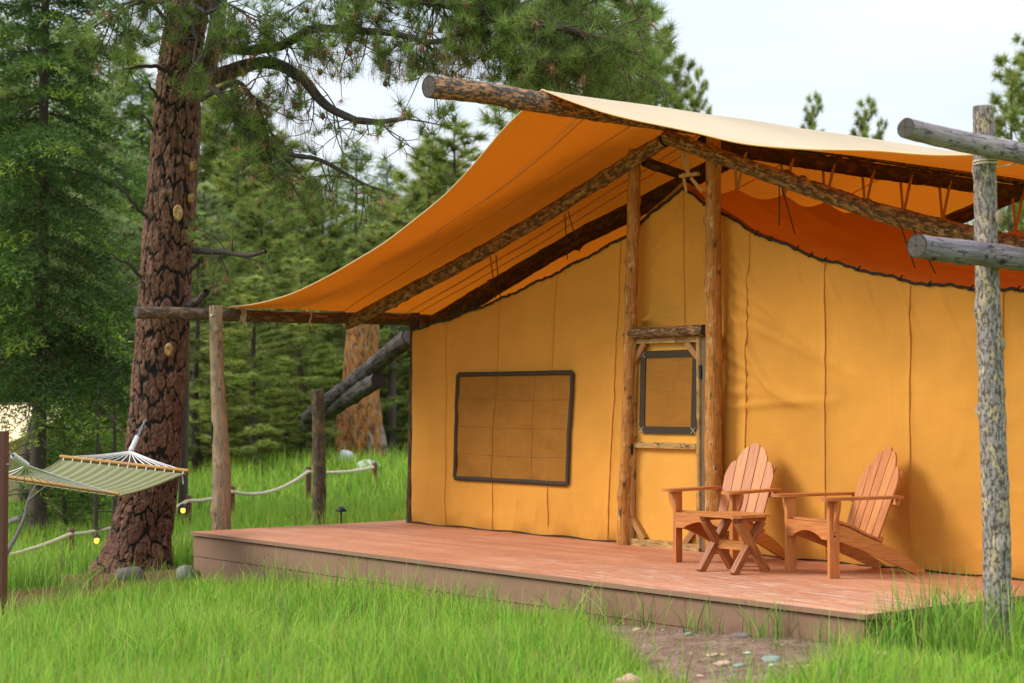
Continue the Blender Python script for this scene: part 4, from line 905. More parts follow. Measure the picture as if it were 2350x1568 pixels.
for k in range(4):
    y0_, y1_ = -.235 + k * .1185, -.235 + k * .1185 + .114; xe0 = .255 - (.045 if k in (0, 3) else 0)
    pl = [(-.255, y0_ + (.04 if k == 0 else 0)), (-.255 + (.05 if k == 0 else 0), y0_), (.255 - (.05 if k == 0 else 0), y0_), (.255, y0_ + (.04 if k == 0 else 0)), (.255, y1_ - (.04 if k == 3 else 0)), (.255 - (.05 if k == 3 else 0), y1_), (-.255 + (.05 if k == 3 else 0), y1_), (-.255, y1_ - (.04 if k == 3 else 0))]
    pl = [p for i, p in enumerate(pl) if i == 0 or (abs(p[0] - pl[i - 1][0]) + abs(p[1] - pl[i - 1][1])) > 1e-5]
    mb = MB(); prism(mb, pl, (0, 0, .478), (1, 0, 0), (0, 1, 0), .024, long=0); mb.build('table_board', M['cedar'], tb, bevel=.003)
for sx in (-1, 1):
    mb = MB(); box(mb, (sx * .185, 0, .448), (.05, .36, .036)); mb.build('cleat', M['cedar_dark'], tb, bevel=.003)
    for sy in (-1, 1): mb = MB(); bar(mb, (sx * .185 + sy * .008, sy * .20, 0.0), (sx * .185 + sy * .008, -sy * .16, .43), .062, .055, (1, 0, 0)); mb.build('crossed_leg', M['cedar_dark'], tb, bevel=.006)
mb = MB(); box(mb, (0, .01, .225), (.33, .045, .075)); mb.build('stretcher', M['cedar'], tb, bevel=.004)

# ------------------------------------------------------------------ HAMMOCK
tree_o = np.array([-1.74, -2.65, g1(-1.74, -2.65)])
ham = empty('hammock', tuple(at(180, 1090, 17.2)), 'olive green quilted hammock with spreader bars and white ropes', 'hammock')
HO = np.array(ham.location)
FB0, FB1 = at(137, 1048, 18.35), at(432, 1081, 18.35); NB0, NB1 = at(-18, 1090, 16.1), at(273, 1134, 16.1)
Lh = np.linalg.norm(FB1 - FB0)
u = np.linspace(.02, .98, 120); v = np.linspace(0, 1, 40); U, Vv = np.meshgrid(u, v, indexing='ij')
A = FB0[None, None] * (1 - U[..., None]) + FB1 * U[..., None]; B_ = NB0 * (1 - U[..., None]) + NB1 * U[..., None]
Pm = A * (1 - Vv[..., None]) + B_ * Vv[..., None]; arc = np.sin(Vv * np.pi)
Pm[..., 2] -= arc * (.075 - .03 * np.abs(2 * U - 1) ** 2) + .02; Pm[..., 2] += .009 * np.abs(np.sin(U * np.pi * 13)) * np.clip(arc * 3, .3, 1) - .012
mid = (Pm[:1] + Pm[-1:]) / 2; Pm += (mid - Pm) * (.08 * arc)[..., None]
mb = MB(); grid(mb, Pm - HO, uv=np.stack([U, Vv], -1)); hc = mb.build('hammock_cloth', M['hammock'], ham)
for P in (Pm[0], Pm[-1]): mb = MB(); tube(mb, P - HO, .011, 6); mb.build('edge_piping', M['hammock'], ham)
for a, b_ in ((FB0, FB1), (NB0, NB1)): mb = MB(); tube(mb, smooth_path([a - HO, b_ - HO], 20), .021, 10, 0, .01, 4, 0); mb.build('spreader_bar', M['bamboo'], ham)
R1 = at(300, 1036, 18.95); R0 = at(62, 1068, 15.35)
for (a, b_, ring, nr) in ((FB0, FB1, R1, 14), (NB0, NB1, R0, 14)):
    mb = MB()
    for k in range(nr):
        p = a + (b_ - a) * (k + .5) / nr; m_ = (p + ring) / 2 + np.array([0, 0, -.01]); tube(mb, smooth_path([p - HO, m_ - HO, ring - HO], 10), .0058, 5)
        dn = p + np.array([0, 0, -.05]) + unit((FB0 + FB1 - NB0 - NB1)) * (-.07 if ring is R1 else .06); tube(mb, smooth_path([p - HO + np.array([0, 0, .02]), p - HO + unit(dn - p) * .03, dn - HO], 6), .0062, 5)
    mb.build('rope_fan', M['white_rope'], ham)
def chain(p, q, nm='chain', r=.016, tr=.0042):
    mb = MB(); L_ = np.linalg.norm(q - p); n = max(2, int(L_ / .034)); d = unit(q - p); a = unit(np.cross(d, [0, 0, 1.])); b2 = np.cross(d, a)
    for k in range(n):
        c = p + (q - p) * (k + .5) / n; s = a if k % 2 else b2; t = np.linspace(0, 2 * np.pi, 13); tube(mb, c - HO + .024 * np.cos(t)[:, None] * d + .013 * np.sin(t)[:, None] * s, tr, 5)
    return mb.build(nm, M['steel'], ham)
def wrap(p, q, r):
    mb = MB(); n = 120; t = np.linspace(0, 1, n); d = unit(q - p); a = unit(np.cross(d, [0, 0, 1.])); b2 = np.cross(d, a); tube(mb, smooth_path([p - HO, q - HO], 12), r * .75, 8)
    tube(mb, p - HO + t[:, None] * (q - p) + r * (np.cos(t * 80)[:, None] * a + np.sin(t * 80)[:, None] * b2), r * .55, 5); return mb.build('rope_wrap', M['white_rope'], ham)
w1 = at(315, 1003, 19.2); wrap(R1, w1, .02); chain(w1, at(334, 963, 19.42))
w0 = at(30, 1046, 14.9); wrap(R0, w0, .02); chain(w0, at(8, 1030, 14.62))
mb = MB(); p = at(418, 1092, 18.25); bar(mb, p - HO, p + np.array([.02, 0, -.09]) - HO, .03, .003, (0, 1, 0)); mb.build('care_tag', M['white_rope'], ham)
# brown post at the left edge
pb = at(-6, 1440, 14.5); hp = empty('hammock_post', (pb[0], pb[1], g1(pb[0], pb[1])), 'square red brown post at the left edge holding the hammock', 'post', None, YAW)
mb = MB(); ztop = at(-6, 990, 14.5)[2]; zb = g1(pb[0], pb[1]); box(mb, (-.012, 0, (ztop - zb - .2) / 2), (.145, .145, ztop - zb + .2)); mb.build('square_post', M['red_post'], hp, bevel=.006)
mb = MB(); tube(mb, np.array([(.03, .0, 1.40), (.09, -.0, 1.40)]), .012, 8); mb.build('eye_bolt', M['steel'], hp)

# ------------------------------------------------------------------ ROPE FENCE
fence = empty('rope_fence', tuple(on_ground(433, 1188, 25.5)), 'low fence of thick twisted rope slung between short brown posts', 'rope fence')
RO = np.array(fence.location)
nodes = [(-60, 1290, 20.2), (163, 1226, 23.0), (300, 1195, 24.3), (433, 1149, 25.5), (533, 1128, 26.1), (708, 1082, 27.0), (860, 1072, 28.8)]
NP = [at(*n_) for n_ in nodes]
for k, p in enumerate(NP):
    zb = g1(p[0], p[1]); mb = MB(); tube(mb, np.array([(p[0], p[1], zb - .15), (p[0], p[1], p[2] + .03), (p[0], p[1], p[2] + .068), (p[0], p[1], p[2] + .08)]) - RO, [.045, .045, .045, .03], 12, 0, cap=0); mb.build('fence_post', M['red_post'], fence)
mb = MB(); path = []
for k, (a, b_) in enumerate(zip(NP[:-1], NP[1:])):
    t = np.linspace(0, 1, 60)[:-1]; sg = (.05, .04, .05, .045, .16, .05)[k]; q = a[None] * (1 - t[:, None]) + b_ * t[:, None]; q[:, 2] -= sg * 4 * t * (1 - t); q = q - np.array([FW[0], FW[1], 0]) * .05; path.append(q)
path = np.concatenate(path); P_, T_, N_, B2 = frames(path); Ls = np.concatenate([[0], np.cumsum(np.linalg.norm(np.diff(path, axis=0), axis=1))])
ls = np.linspace(0, Ls[-1], int(Ls[-1] / .018)); pi_ = np.stack([np.interp(ls, Ls, path[:, k]) for k in range(3)], 1); ni = np.stack([np.interp(ls, Ls, N_[:, k]) for k in range(3)], 1); bi = np.stack([np.interp(ls, Ls, B2[:, k]) for k in range(3)], 1)
for s in range(3):
    a = ls / .17 * 2 * np.pi + s * 2 * np.pi / 3; tube(mb, pi_ + .0145 * (np.cos(a)[:, None] * ni + np.sin(a)[:, None] * bi) - RO, .0155, 7)
mb.build('twisted_rope', M['rope'], fence)

# ------------------------------------------------------------------ PATH LIGHTS
lampm = NB('lamp_glow'); e = lampm.n('Emission', {'Color': (1, .5, .06, 1), 'Strength': 2.6}); lampm.t.links.new(e.outputs[0], lampm.out.inputs[0]); M['glow'] = lampm.m
def path_light(px, py, d, lit, label, cap=.07):
    p = at(px, py, d); zb = g1(p[0], p[1]); h = max(p[2] - zb, .12); t = empty('path_light', (p[0], p[1], zb), label, 'path light', 'path lights in the grass')
    mb = MB(); tube(mb, np.array([(0, 0, -.05), (0, 0, h)]), .012, 8); mb.build('stake', M['iron'], t)
    prof = [(.012, h + .065), (cap * .6, h + .05), (cap, h + .01), (cap * .95, h), (.012, h + .02)]; a = np.linspace(0, 2 * np.pi, 17); mb = MB()
    V = np.array([[(r * math.cos(q), r * math.sin(q), z_) for q in a] for r, z_ in prof]); grid(mb, V); mb.build('lamp_cap', M['iron'], t)
    if lit: mb = MB(); tube(mb, np.array([(0, 0, h - .075), (0, 0, h - .055), (0, 0, h - .02), (0, 0, h)]), [.012, .03, .034, .02], 12, cap=0); mb.build('glowing_bulb', M['glow'], t)
path_light(420, 1166, 25.0, True, 'lit amber path light beside the fence post right of the pine')
path_light(222, 1235, 22.6, True, 'small lit amber path light left of the big pine trunk', .05)
path_light(783, 1174, 21.5, False, 'unlit mushroom capped path light in grass behind the deck', .075)

# ------------------------------------------------------------------ TREES
def tris(mb, p, d, ln, wd, col, mat=0):
    """needles: triangles from p along d"""
    n = len(p); s = unit(np.cross(d, rng.normal(size=(n, 3)))) * (np.asarray(wd).reshape(-1, 1) * .5)
    V = np.stack([p - s, p + s, p + d * np.asarray(ln).reshape(-1, 1)], 1).reshape(-1, 3)
    mb.add(V, np.arange(3 * n).reshape(-1, 3), None, mat, True, np.repeat(np.broadcast_to(col, (n, 3)), 3, 0))
def fir_crown(H, R, nb, step, ns, sl, sw, seed, z0=.05, droop=.35, base=(.032, .066, .013), young=.35, wood=None, top_pow=.85):
    r_ = np.random.default_rng(seed); mb = MB(); wb = wood
    for k in range(nb):
        t = (k + r_.uniform(0, 1)) / nb; z = H * (z0 + (1 - z0) * t); Lb = R * ((1 - t) ** top_pow * .95 + .04) * r_.uniform(.55, 1.12); az = k * 2.39996 + r_.normal(0, .3)
        if Lb < .08: Lb = .08
        out = np.array([math.cos(az), math.sin(az), 0]); n = max(4, int(Lb / (step * 1.0))); q = np.linspace(0, 1, n)
        up = .35 * t + r_.normal(0, .06); dz = Lb * (up * q - droop * (1 - t * .8) * q ** 1.7 * 1.5 + .12 * q ** 4)
        ax_ = np.array([0, 0, z]) + out[None] * (Lb * q)[:, None] + np.array([0, 0, 1.])[None] * dz[:, None]
        if wb is not None: tube(wb, ax_, np.linspace(max(.006, Lb * .013), .003, n), 4)
        sdv = np.array([-out[1], out[0], 0]); P, D = [], []
        for i in range(1, n):
            for sg in (-1, 1):
                tl = Lb * .42 * (1.06 - q[i]) * r_.uniform(.5, 1.2) + .08 * R; m = max(2, int(tl / step))
                dr = unit(out * .75 + sdv * sg * r_.uniform(.6, 1.1) + np.array([0, 0, r_.uniform(-.45, .08)]))
                s = np.linspace(.1, 1, m); pts = ax_[i] + dr[None] * (tl * s)[:, None] + np.array([0, 0, -1.])[None] * (.25 * tl * s ** 2)[:, None]
                P.append(pts); D.append(np.broadcast_to(dr, pts.shape))
        P.append(ax_[n // 3:]); D.append(np.broadcast_to(out, ax_[n // 3:].shape)); P = np.concatenate(P); D = np.concatenate(D)
        P = np.repeat(P, ns, 0); D = np.repeat(D, ns, 0); m = len(P); P = P + r_.normal(0, step * .35, P.shape)
        dd = unit(D + r_.normal(0, .75, (m, 3))); rad = np.linalg.norm(P[:, :2], axis=1) / (Lb + 1e-6)
        cv = np.array(base)[None] * np.clip(1 + .25 * r_.normal(size=(m, 1)) + .22 * r_.normal(), .4, 1.9); tipc = np.clip((rad - .72) * 3, 0, 1)[:, None] * (r_.random((m, 1)) < young + .2 * r_.normal())
        cv = cv * (1 - tipc) + np.array([.10, .16, .022])[None] * tipc; dead = (r_.random((m, 1)) < .05 * (rad[:, None] < .5)); cv = np.where(dead, np.array([[.10, .06, .03]]), cv)
        tris(mb, P, dd, r_.uniform(.7, 1.3, m) * sl, np.full(m, sw), cv)
    return mb
def pine_crown(H, R, nb, seed, tufts=14, per=26, nl=.2, nw=.016, z0=.15, base=(.052, .076, .017), wood=None, lim=.5):
    r_ = np.random.default_rng(seed); mb = MB()
    for k in range(nb):
        t = (k + r_.uniform(0, 1)) / nb; z = H * (z0 + (1 - z0) * t); Lb = R * ((1 - t) ** .6 * .9 + .07) * r_.uniform(.5, 1.15); az = k * 2.39996 + r_.normal(0, .4)
        out = np.array([math.cos(az), math.sin(az), 0]); n = 7; q = np.linspace(0, 1, n); ax_ = np.array([0, 0, z]) + out[None] * (Lb * q)[:, None] + np.array([0, 0, 1.])[None] * (Lb * ((.1 + .5 * t) * q + .22 * q ** 2 - .18 * (1 - t) * q))[:, None]
        if wood is not None: tube(wood, ax_, np.linspace(max(.012, Lb * .018), .006, n), 5)
        nt_ = max(3, int(tufts * Lb / R)); sdv = np.array([-out[1], out[0], 0]); C = []
        for i in range(nt_):
            f = r_.uniform(.25, 1); b0 = np.array([np.interp(f, q, ax_[:, j]) for j in range(3)]); off = (out * r_.uniform(.1, .9) + sdv * r_.uniform(-1, 1) + np.array([0, 0, r_.uniform(.0, .7)])); ll = Lb * .30 * r_.uniform(.25, 1); C.append((b0 + off * ll, unit(off + np.array([0, 0, .4]))))
            if wood is not None and i % 2 == 0: tube(wood, np.array([b0, b0 + off * ll]), .005, 3)
        C.append((ax_[-1], unit(out + [0, 0, .5])))
        P = np.repeat(np.array([c[0] for c in C]), per, 0); D = np.repeat(np.array([c[1] for c in C]), per, 0); m = len(P)
        dd = unit(D * .7 + r_.normal(0, .62, (m, 3))); cv = np.array(base)[None] * np.clip(1 + .22 * r_.normal(size=(m, 1)) + .2 * r_.normal(), .4, 1.9); cv = np.where(r_.random((m, 1)) < .05, np.array([[.14, .08, .035]]), cv)
        tris(mb, P - D * .05, dd, r_.uniform(.7, 1.2, m) * nl, np.full(m, nw), cv)
    return mb
def trunk_mb(H, r0, seed, lean=0): mb = MB(); z = np.linspace(-.3, H * .98, 16); tube(mb, np.stack([.08 * vnoise(z, 0 * z, .4, seed), .08 * vnoise(z, 0 * z + 5, .4, seed), z], 1), np.interp(z, [-.3, .3, H], [r0 * 1.35, r0, .012]), 9, 0, .1, seed); return mb
# prototypes are 10 m tall; trees share their meshes
PROTO = {}
def proto(key, crown, wood, r0, seed, mat):
    tr = trunk_mb(10, r0, seed); tm = tr.mesh(key + '_trunk', M['trunk']); wm = wood.mesh(key + '_branches', M['trunk']); cm = crown.mesh(key + '_crown', M[mat], True); PROTO[key] = (tm, wm, cm)
w_ = MB(); proto('fir_a', fir_crown(10, 1.9, 120, .15, 5, .12, .030, 1, .05, wood=w_), w_, .13, 1, 'fir')
w_ = MB(); proto('fir_b', fir_crown(10, 2.5, 95, .19, 5, .15, .036, 2, .12, .2, (.036, .07, .016), .25, wood=w_), w_, .15, 2, 'fir')
w_ = MB(); proto('pine_a', pine_crown(10, 2.2, 85, 3, 26, 34, .26, .026, .16, wood=w_), w_, .15, 3, 'pine_far')
w_ = MB(); proto('pine_b', pine_crown(10, 1.7, 75, 4, 22, 32, .24, .026, .08, (.062, .086, .019), wood=w_), w_, .12, 4, 'pine_far')
w_ = MB(); proto('young', fir_crown(10, 3.4, 95, .30, 5, .30, .075, 5, .02, .05, (.04, .08, .016), .5, wood=w_, top_pow=.75), w_, .16, 5, 'fir')
def tree(name, key, px, topy, d, label, cat='tree', group='conifers in the forest behind the tent', wide=1.0, mat=None, lean=0, basepx=None):
    tp = at(px, topy, d); gx, gy = tp[0], tp[1]; zb = g1(gx, gy); h = tp[2] - zb; s = h / 10
    t = empty(name, (gx, gy, zb), label, cat, group, rng.uniform(0, 6.28)); t.scale = (s * wide, s * wide, s)
    if lean: t.rotation_euler = (lean, 0, YAW)
    for nm, me in zip(('trunk', 'branches', 'crown'), PROTO[key]):
        o = bpy.data.objects.new(nm, me); COL.objects.link(o); o.parent = t
        if nm != 'trunk': o['kind'] = 'stuff'
        if nm == 'crown' and mat: o.material_slots[0].link = 'OBJECT'; o.material_slots[0].material = M[mat]
    return t
GRP = 'conifers in the forest behind the tent'
B3 = 'one of the pale distant conifers at the back of the forest'
# deepest row
for px, ty, d, k, m_ in [(-120, -100, 62, 'fir_b', None), (-20, 60, 58, 'pine_a', None), (70, -60, 64, 'fir_a', None), (170, 60, 56, 'fir_b', None), (250, 120, 60, 'pine_a', None), (330, 170, 58, 'fir_a', None), (420, 150, 64, 'pine_a', None),
    (500, 210, 58, 'pine_b', None), (560, 230, 60, 'pine_b', None), (640, 330, 60, 'pine_a', None), (700, 390, 58, 'pine_b', None), (770, 370, 58, 'fir_a', None), (850, 440, 62, 'pine_b', None), (890, 370, 66, 'fir_a', None), (950, 430, 56, 'pine_a', None), (1010, 380, 62, 'pine_a', None), (1080, 400, 56, 'pine_b', None), (1150, 360, 64, 'fir_a', None)]:
    tree('conifer', k, px, ty, d, B3, wide=1.7 if k.startswith('pine') else 1.35, mat=m_)
B1 = iter(['tall pine at the far left edge behind the near dark fir', 'dark fir behind the lower left of the near fir', 'pale pine behind the near dark fir at left', 'blue green pine filling the gap left of the big pine trunk', 'dark fir just left of the big trunk behind the blue green pine'])
B2_ = iter(['blue green pine right beside the big trunk above the eave pole', 'tall narrow fir rising behind the drooping pine branches', 'bushy pine behind the left end of the eave pole', 'yellowish pine under the gap in the sky left of the fly', "broad fir behind the middle of the fly's left edge", 'tallest pointed fir in the sky gap left of the ridge log', 'pine behind the orange dead trunk and the fly edge', 'pine close left of the fly edge below the ridge log end', "second pine against the fly's left edge under the ridge log end", 'mid green fir low behind the left slope of the fly'])
for px, ty, d, k, m_ in [(-60, 150, 42, 'pine_b', None), (30, 300, 40, 'pine_b', 'fir_dark'), (140, 330, 44, 'pine_a', None), (225, 200, 40, 'pine_b', 'pine_blue'), (290, 330, 43, 'fir_b', None)]:
    tree('conifer', k, px, ty, d, next(B1), wide=1.4, mat=m_)
for px, ty, d, k, m_ in [(470, 430, 42, 'pine_b', 'pine_blue'), (545, 360, 46, 'pine_b', None), (600, 470, 40, 'pine_a', None), (672, 420, 48, 'pine_b', None), (740, 470, 43, 'pine_a', None), (815, 330, 47, 'fir_a', None), (870, 520, 41, 'pine_b', None), (985, 330, 45, 'pine_b', None), (1045, 290, 42, 'pine_b', None), (930, 470, 46, 'pine_a', 'fir_young')]:
    tree('conifer', k, px, ty, d, next(B2_), wide=1.75 if k.startswith('pine') else 1.35, mat=m_)
# trees one can point to
tree('young_fir', 'young', 228, 700, 26, 'bright green bushy young fir just left of the big pine trunk', group=GRP, mat='fir_young', wide=.95)
tree('young_fir', 'young', 150, 860, 25, 'smaller bright young fir just behind the hammock at left', group=GRP, mat='fir', wide=1.05)
tree('young_pine', 'pine_b', 585, 640, 32, 'bright green bushy young pine just right of the pale post', group=GRP, wide=2.3)
tree('young_pine', 'pine_b', 690, 600, 34.5, 'soft green young pine left of the orange dead trunk', group=GRP, wide=2.1, mat='pine_far')
tree('young_pine', 'pine_a', 905, 560, 40, 'dark green pine close behind the orange dead trunk', group=GRP, wide=2.0, mat='fir_dark')
tree('young_pine', 'pine_a', 760, 640, 37, 'shadowed pine behind the short brown post with slanting logs', group=GRP, wide=2.0, mat='fir')
tree('young_pine', 'pine_b', 455, 560, 33, 'pine with drooping dark twigs directly behind the big trunk', group=GRP, wide=1.7, mat='fir')
for px, ty, d, wd, lb in ((520, 720, 35, 2.4, 'low bushy pine behind the rope, just right of the slim grey trunk'), (640, 760, 38, 2.3, 'low dark bushy pine left of the short brown post'), (735, 820, 39, 2.3, 'low pine filling the shade behind the short brown post'), (900, 760, 38, 2.0, 'low pine between the dead trunk and the tent corner'), (840, 560, 44, 1.9, 'round crowned pine behind the top of the dead trunk')):
    tree('young_pine', 'pine_b', px, ty, d, lb, group=GRP, wide=wd, mat='pine_far')
tree('young_fir', 'young', -75, 860, 28, 'low green fir at the far left edge behind the hammock', group=GRP, mat='fir_young', wide=1.0)
for px, ty, d, k, wd, lb in [(1300, -120, 42, 'pine_a', 1.2, 'tall pine rising behind the left slope of the rain fly'), (1425, -60, 46, 'pine_b', 1.35, 'big pale green pine left of the gap in the sky above the ridge'), (1505, 38, 47, 'pine_b', .95, 'pointed green tree top right of the big pale pine'),
    (1562, 150, 47, 'pine_b', .8, 'slim green tree top just above the fly at centre'), (1604, 168, 52, 'pine_b', .5, 'thinnest small tree top beside the slim green top'), (1865, 226, 50, 'pine_b', .62, 'lone thin tree top left of the bushy small top over the fly'),
    (1985, 236, 50, 'pine_b', .75, 'small bushy tree top poking over the middle of the fly'), (2020, 285, 50, 'pine_b', .45, 'tiny tree tip right beside the small bushy top'), (2318, 140, 40, 'pine_b', .95, 'tall sparse pine at the right edge behind the grey post'), (2385, 60, 42, 'pine_b', 1.0, 'pine cut by the right edge of the picture'), (2290, 250, 44, 'pine_b', .7, 'small pine seen between the grey post and the fly')]:
    tree('pine', k, px, ty, d, lb, group='tree tops above the rain fly', wide=wd, mat='pine_far')

# near dark fir at the left, built for itself
wn = MB(); cr_ = fir_crown(13.5, 1.9, 145, .085, 7, .085, .023, 21, .175, .5, (.022, .054, .012), .45, wood=wn, top_pow=.4)
p = at(92, 1100, 24.5); zb = g1(p[0], p[1]); nf = empty('fir_tree', (p[0], p[1], zb), 'large dark green fir with drooping branches filling the upper left', 'tree')
trunk_mb(13.5, .12, 9).build('trunk', M['trunk'], nf); wn.build('branches', M['trunk'], nf)['kind'] = 'stuff'; cr_.build('crown', M['fir_near'], nf, tint=True)['kind'] = 'stuff'
mb = MB(); r_ = np.random.default_rng(5)
for k in range(22):
    z = r_.uniform(.5, 2.6); a = r_.uniform(0, 6.28); l = r_.uniform(.4, 1.2); o_ = np.array([math.cos(a), math.sin(a), 0]); tube(mb, smooth_path([np.array([0, 0, z]), np.array([0, 0, z]) + o_ * l * .5 + [0, 0, -.05 * l], np.array([0, 0, z]) + o_ * l + [0, 0, r_.uniform(-.3, .1)]], 6), np.linspace(.012, .003, 6), 4)
mb.build('dead_branches', M['twig'], nf)['kind'] = 'stuff'
# leaning dark trunks in the wood edge
def bare(pts, r, label, d, seed, mat='trunk', name='leaning_trunk'):
    P = [at(x_, y_, d) for x_, y_ in pts]; P[0][2] = g1(P[0][0], P[0][1]) - .15; t = empty(name, tuple(P[0] + np.array([0, 0, .15])), label, 'tree', 'bare trunks at the wood edge'); O_ = np.array(t.location)
    mb = MB(); n = 24; tube(mb, smooth_path(P, n) - O_, np.linspace(r, r * (.12 if name == 'slim_trunk' else .5), n), 10, 0, .1, seed); mb.build('trunk', M[mat], t); mb = MB(); r2 = np.random.default_rng(seed)
    for k in range(14):
        q = smooth_path(P, 50)[r2.integers(6, 48)] - O_; a = r2.uniform(0, 6.28); l = r2.uniform(.25, .9); o_ = np.array([math.cos(a), math.sin(a), r2.uniform(-.5, .3)]); tube(mb, smooth_path([q, q + o_ * l * .5, q + o_ * l + [0, 0, -.12]], 5), np.linspace(.011, .003, 5), 4)
    mb.build('dead_branches', M['twig'], t)['kind'] = 'stuff'
bare([(55, 1190), (75, 1010), (110, 900), (140, 780)], .17, 'dark trunk leaning right in front of the cream tent at left', 29, 3)
bare([(95, 1230), (93, 1100), (88, 950), (100, 800)], .11, 'reddish dark trunk below the near corner of the hammock', 26, 4)
bare([(218, 1245), (221, 1120), (224, 1000), (226, 880)], .04, 'slim grey stem under the hammock left of the big trunk', 23.5, 5, name='slim_trunk')
bare([(262, 1235), (264, 1080), (262, 960), (258, 840)], .045, 'second slim grey stem close beside the big pine base', 24.0, 6, name='slim_trunk')
bare([(418, 1185), (424, 1000), (430, 800), (434, 560)], .085, 'slim grey trunk seen just right of the big pine trunk', 26.5, 7, name='slim_trunk')
bare([(610, 1110), (612, 900), (606, 700)], .09, 'grey trunk in the shade right of the pale post', 36, 8, name='slim_trunk')
bare([(640, 1080), (660, 940), (672, 860)], .12, 'dark slanting trunk left of the short brown post', 38, 9)
bare([(897, 1050), (900, 900), (905, 700)], .12, 'dark trunk between the orange dead trunk and the tent corner', 37, 10)
bare([(640, 1100), (700, 560)], .1, 'thin dark trunk far back behind the young pines', 44, 14)
# crooked fallen branch at the left
mb = MB(); fb = empty('fallen_branch', tuple(on_ground(15, 1275, 19.5)), 'crooked grey lichen covered branch propped in grass at left', 'branch'); O_ = np.array(fb.location)
tube(mb, smooth_path([at(12, 1275, 19.5) - O_, at(40, 1225, 19.7) - O_, at(58, 1180, 19.9) - O_, at(64, 1150, 20) - O_, at(84, 1110, 20.2) - O_], 26), np.linspace(.03, .012, 26), 9, 0, .15, 6)
tube(mb, smooth_path([at(64, 1150, 20) - O_, at(100, 1120, 20.1) - O_, at(125, 1105, 20.2) - O_], 10), np.linspace(.014, .005, 10), 6); mb.build('stem', plain('lichen_branch', (.12, .10, .085), .9, var=.5), fb)
mb = MB(); fl = empty('fallen_log', tuple(on_ground(20, 1195, 25)), 'grey log lying in shade at the far left edge', 'log'); O_ = np.array(fl.location)
tube(mb, smooth_path([at(-60, 1222, 25) - O_, at(20, 1200, 25) - O_, at(62, 1185, 25) - O_], 20), .06, 10, 0, .1, 4, 0); mb.build('stem', M['log_slate'], fl)

# orange dead trunk
dt = empty('dead_trunk', tuple(on_ground(828, 1062, 33)), 'broad orange dead tree trunk with twisted grey wood on its right', 'tree'); O_ = np.array(dt.location)
n, sg = 70, 40; z = np.linspace(-.3, 3.4, n); a = np.linspace(0, 2 * np.pi, sg + 1); A, Zt = np.meshgrid(a, z)
rad = np.interp(Zt, [-.3, .0, 1.0, 1.7, 3.4], [.56, .48, .42, .33, .29]) * (1 + .09 * np.sin(3 * A + Zt * 1.8) + .06 * np.sin(7 * A + Zt * 2.6) + .05 * vnoise(np.cos(A) * 2 + Zt * 2, np.sin(A) * 2, 1.5, 3)); rad[:, -1] = rad[:, 0]
V = np.stack([rad * np.cos(A), rad * np.sin(A), Zt], -1); mb = MB(); grid(mb, V, uv=np.stack([A * .4 + Zt * .12, Zt], -1)); mb.build('trunk', M['bark_dead'], dt)
rr_ = RT; mb = MB()
for k in range(6):
    o0 = RT * (.24 + .045 * k) - np.array([FW[0], FW[1], 0]) * (.40 - .06 * k); tube(mb, smooth_path([o0 + [0, 0, -.2], o0 * .95 + [0, 0, .5], o0 * .75 - RT * .05 + [0, 0, 1.1], o0 * .62 - RT * .16 + [0, 0, 1.75]], 24), np.linspace(.085, .03, 24), 9, 0, .12, 40 + k)
mb.build('twisted_wood', wood_log('twisted_grey_wood', (.36, .30, .26), (.22, .17, .14), (.12, .07, .04), .3, (.40, .18, .06), .4, .8, .6, 5, .02), dt)

# ------------------------------------------------------------------ FAR TENTS
def far_tent(px, py, d, w0, h0, label, rz):
    p = at(px, py, d); t = empty('far_tent', (p[0], p[1], g1(p[0], p[1])), label, 'tent', 'far tents among the trees', rz); mc = M['fly']
    mb = MB()
    for y_ in (-1.8, 1.8): mb.add([(-w0, y_, 0), (w0, y_, 0), (w0, y_, h0 * .6), (0, y_, h0), (-w0, y_, h0 * .6)], [[0, 1, 2, 3, 4]], None, 0, False)
    for sx in (-1, 1): mb.add([(sx * w0, -1.8, 0), (sx * w0, 1.8, 0), (sx * w0, 1.8, h0 * .6), (sx * w0, -1.8, h0 * .6)], [[0, 1, 2, 3]], None, 0, False)
    mb.build('canvas_wall', M['far_canvas'], t); mb = MB()
    for sx in (-1, 1): grid(mb, np.array([[(sx * (w0 + .5) * q, y_, h0 + .15 - q * (h0 * .46) - .1 * math.sin(q * 3.14)) for q in np.linspace(0, 1, 8)] for y_ in (-2.6, 0, 2.2)]))
    mb.build('canvas_roof', M['far_canvas'], t)
    mb = MB(); box(mb, (0, -1.83, h0 * .33), (.8, .05, h0 * .66)); mb.build('door', M['binding'], t)
    mb = MB(); tube(mb, np.array([(0, -3.0, h0 + .1), (0, 2.4, h0 + .1)]), .07, 8, cap=0); mb.build('ridge_pole', M['log_brown'], t)
M['far_canvas'] = plain('pale_far_canvas', (.80, .60, .36), .9, var=.06)
far_tent(-25, 1095, 34, 2.0, 1.95, 'cream canvas tent at the far left behind the leaning trunk', 1.9)
far_tent(640, 1050, 56, 2.4, 2.9, 'peach canvas tent glimpsed through branches beyond the short post', 1.2)
fc = empty('far_cabin', tuple(on_ground(668, 1075, 48)), 'brown wooden bench or deck glimpsed in shade below the peach tent', 'bench', None, .8)
mb = MB(); box(mb, (0, 0, .45), (2.0, .5, .08)); mb.build('seat', M['red_post'], fc); mb = MB(); box(mb, (0, .22, .8), (2.0, .06, .4)); mb.build('backrest', M['red_post'], fc)
for sx in (-.8, .8): mb = MB(); box(mb, (sx, 0, .2), (.1, .4, .42)); mb.build('leg', M['red_post'], fc)

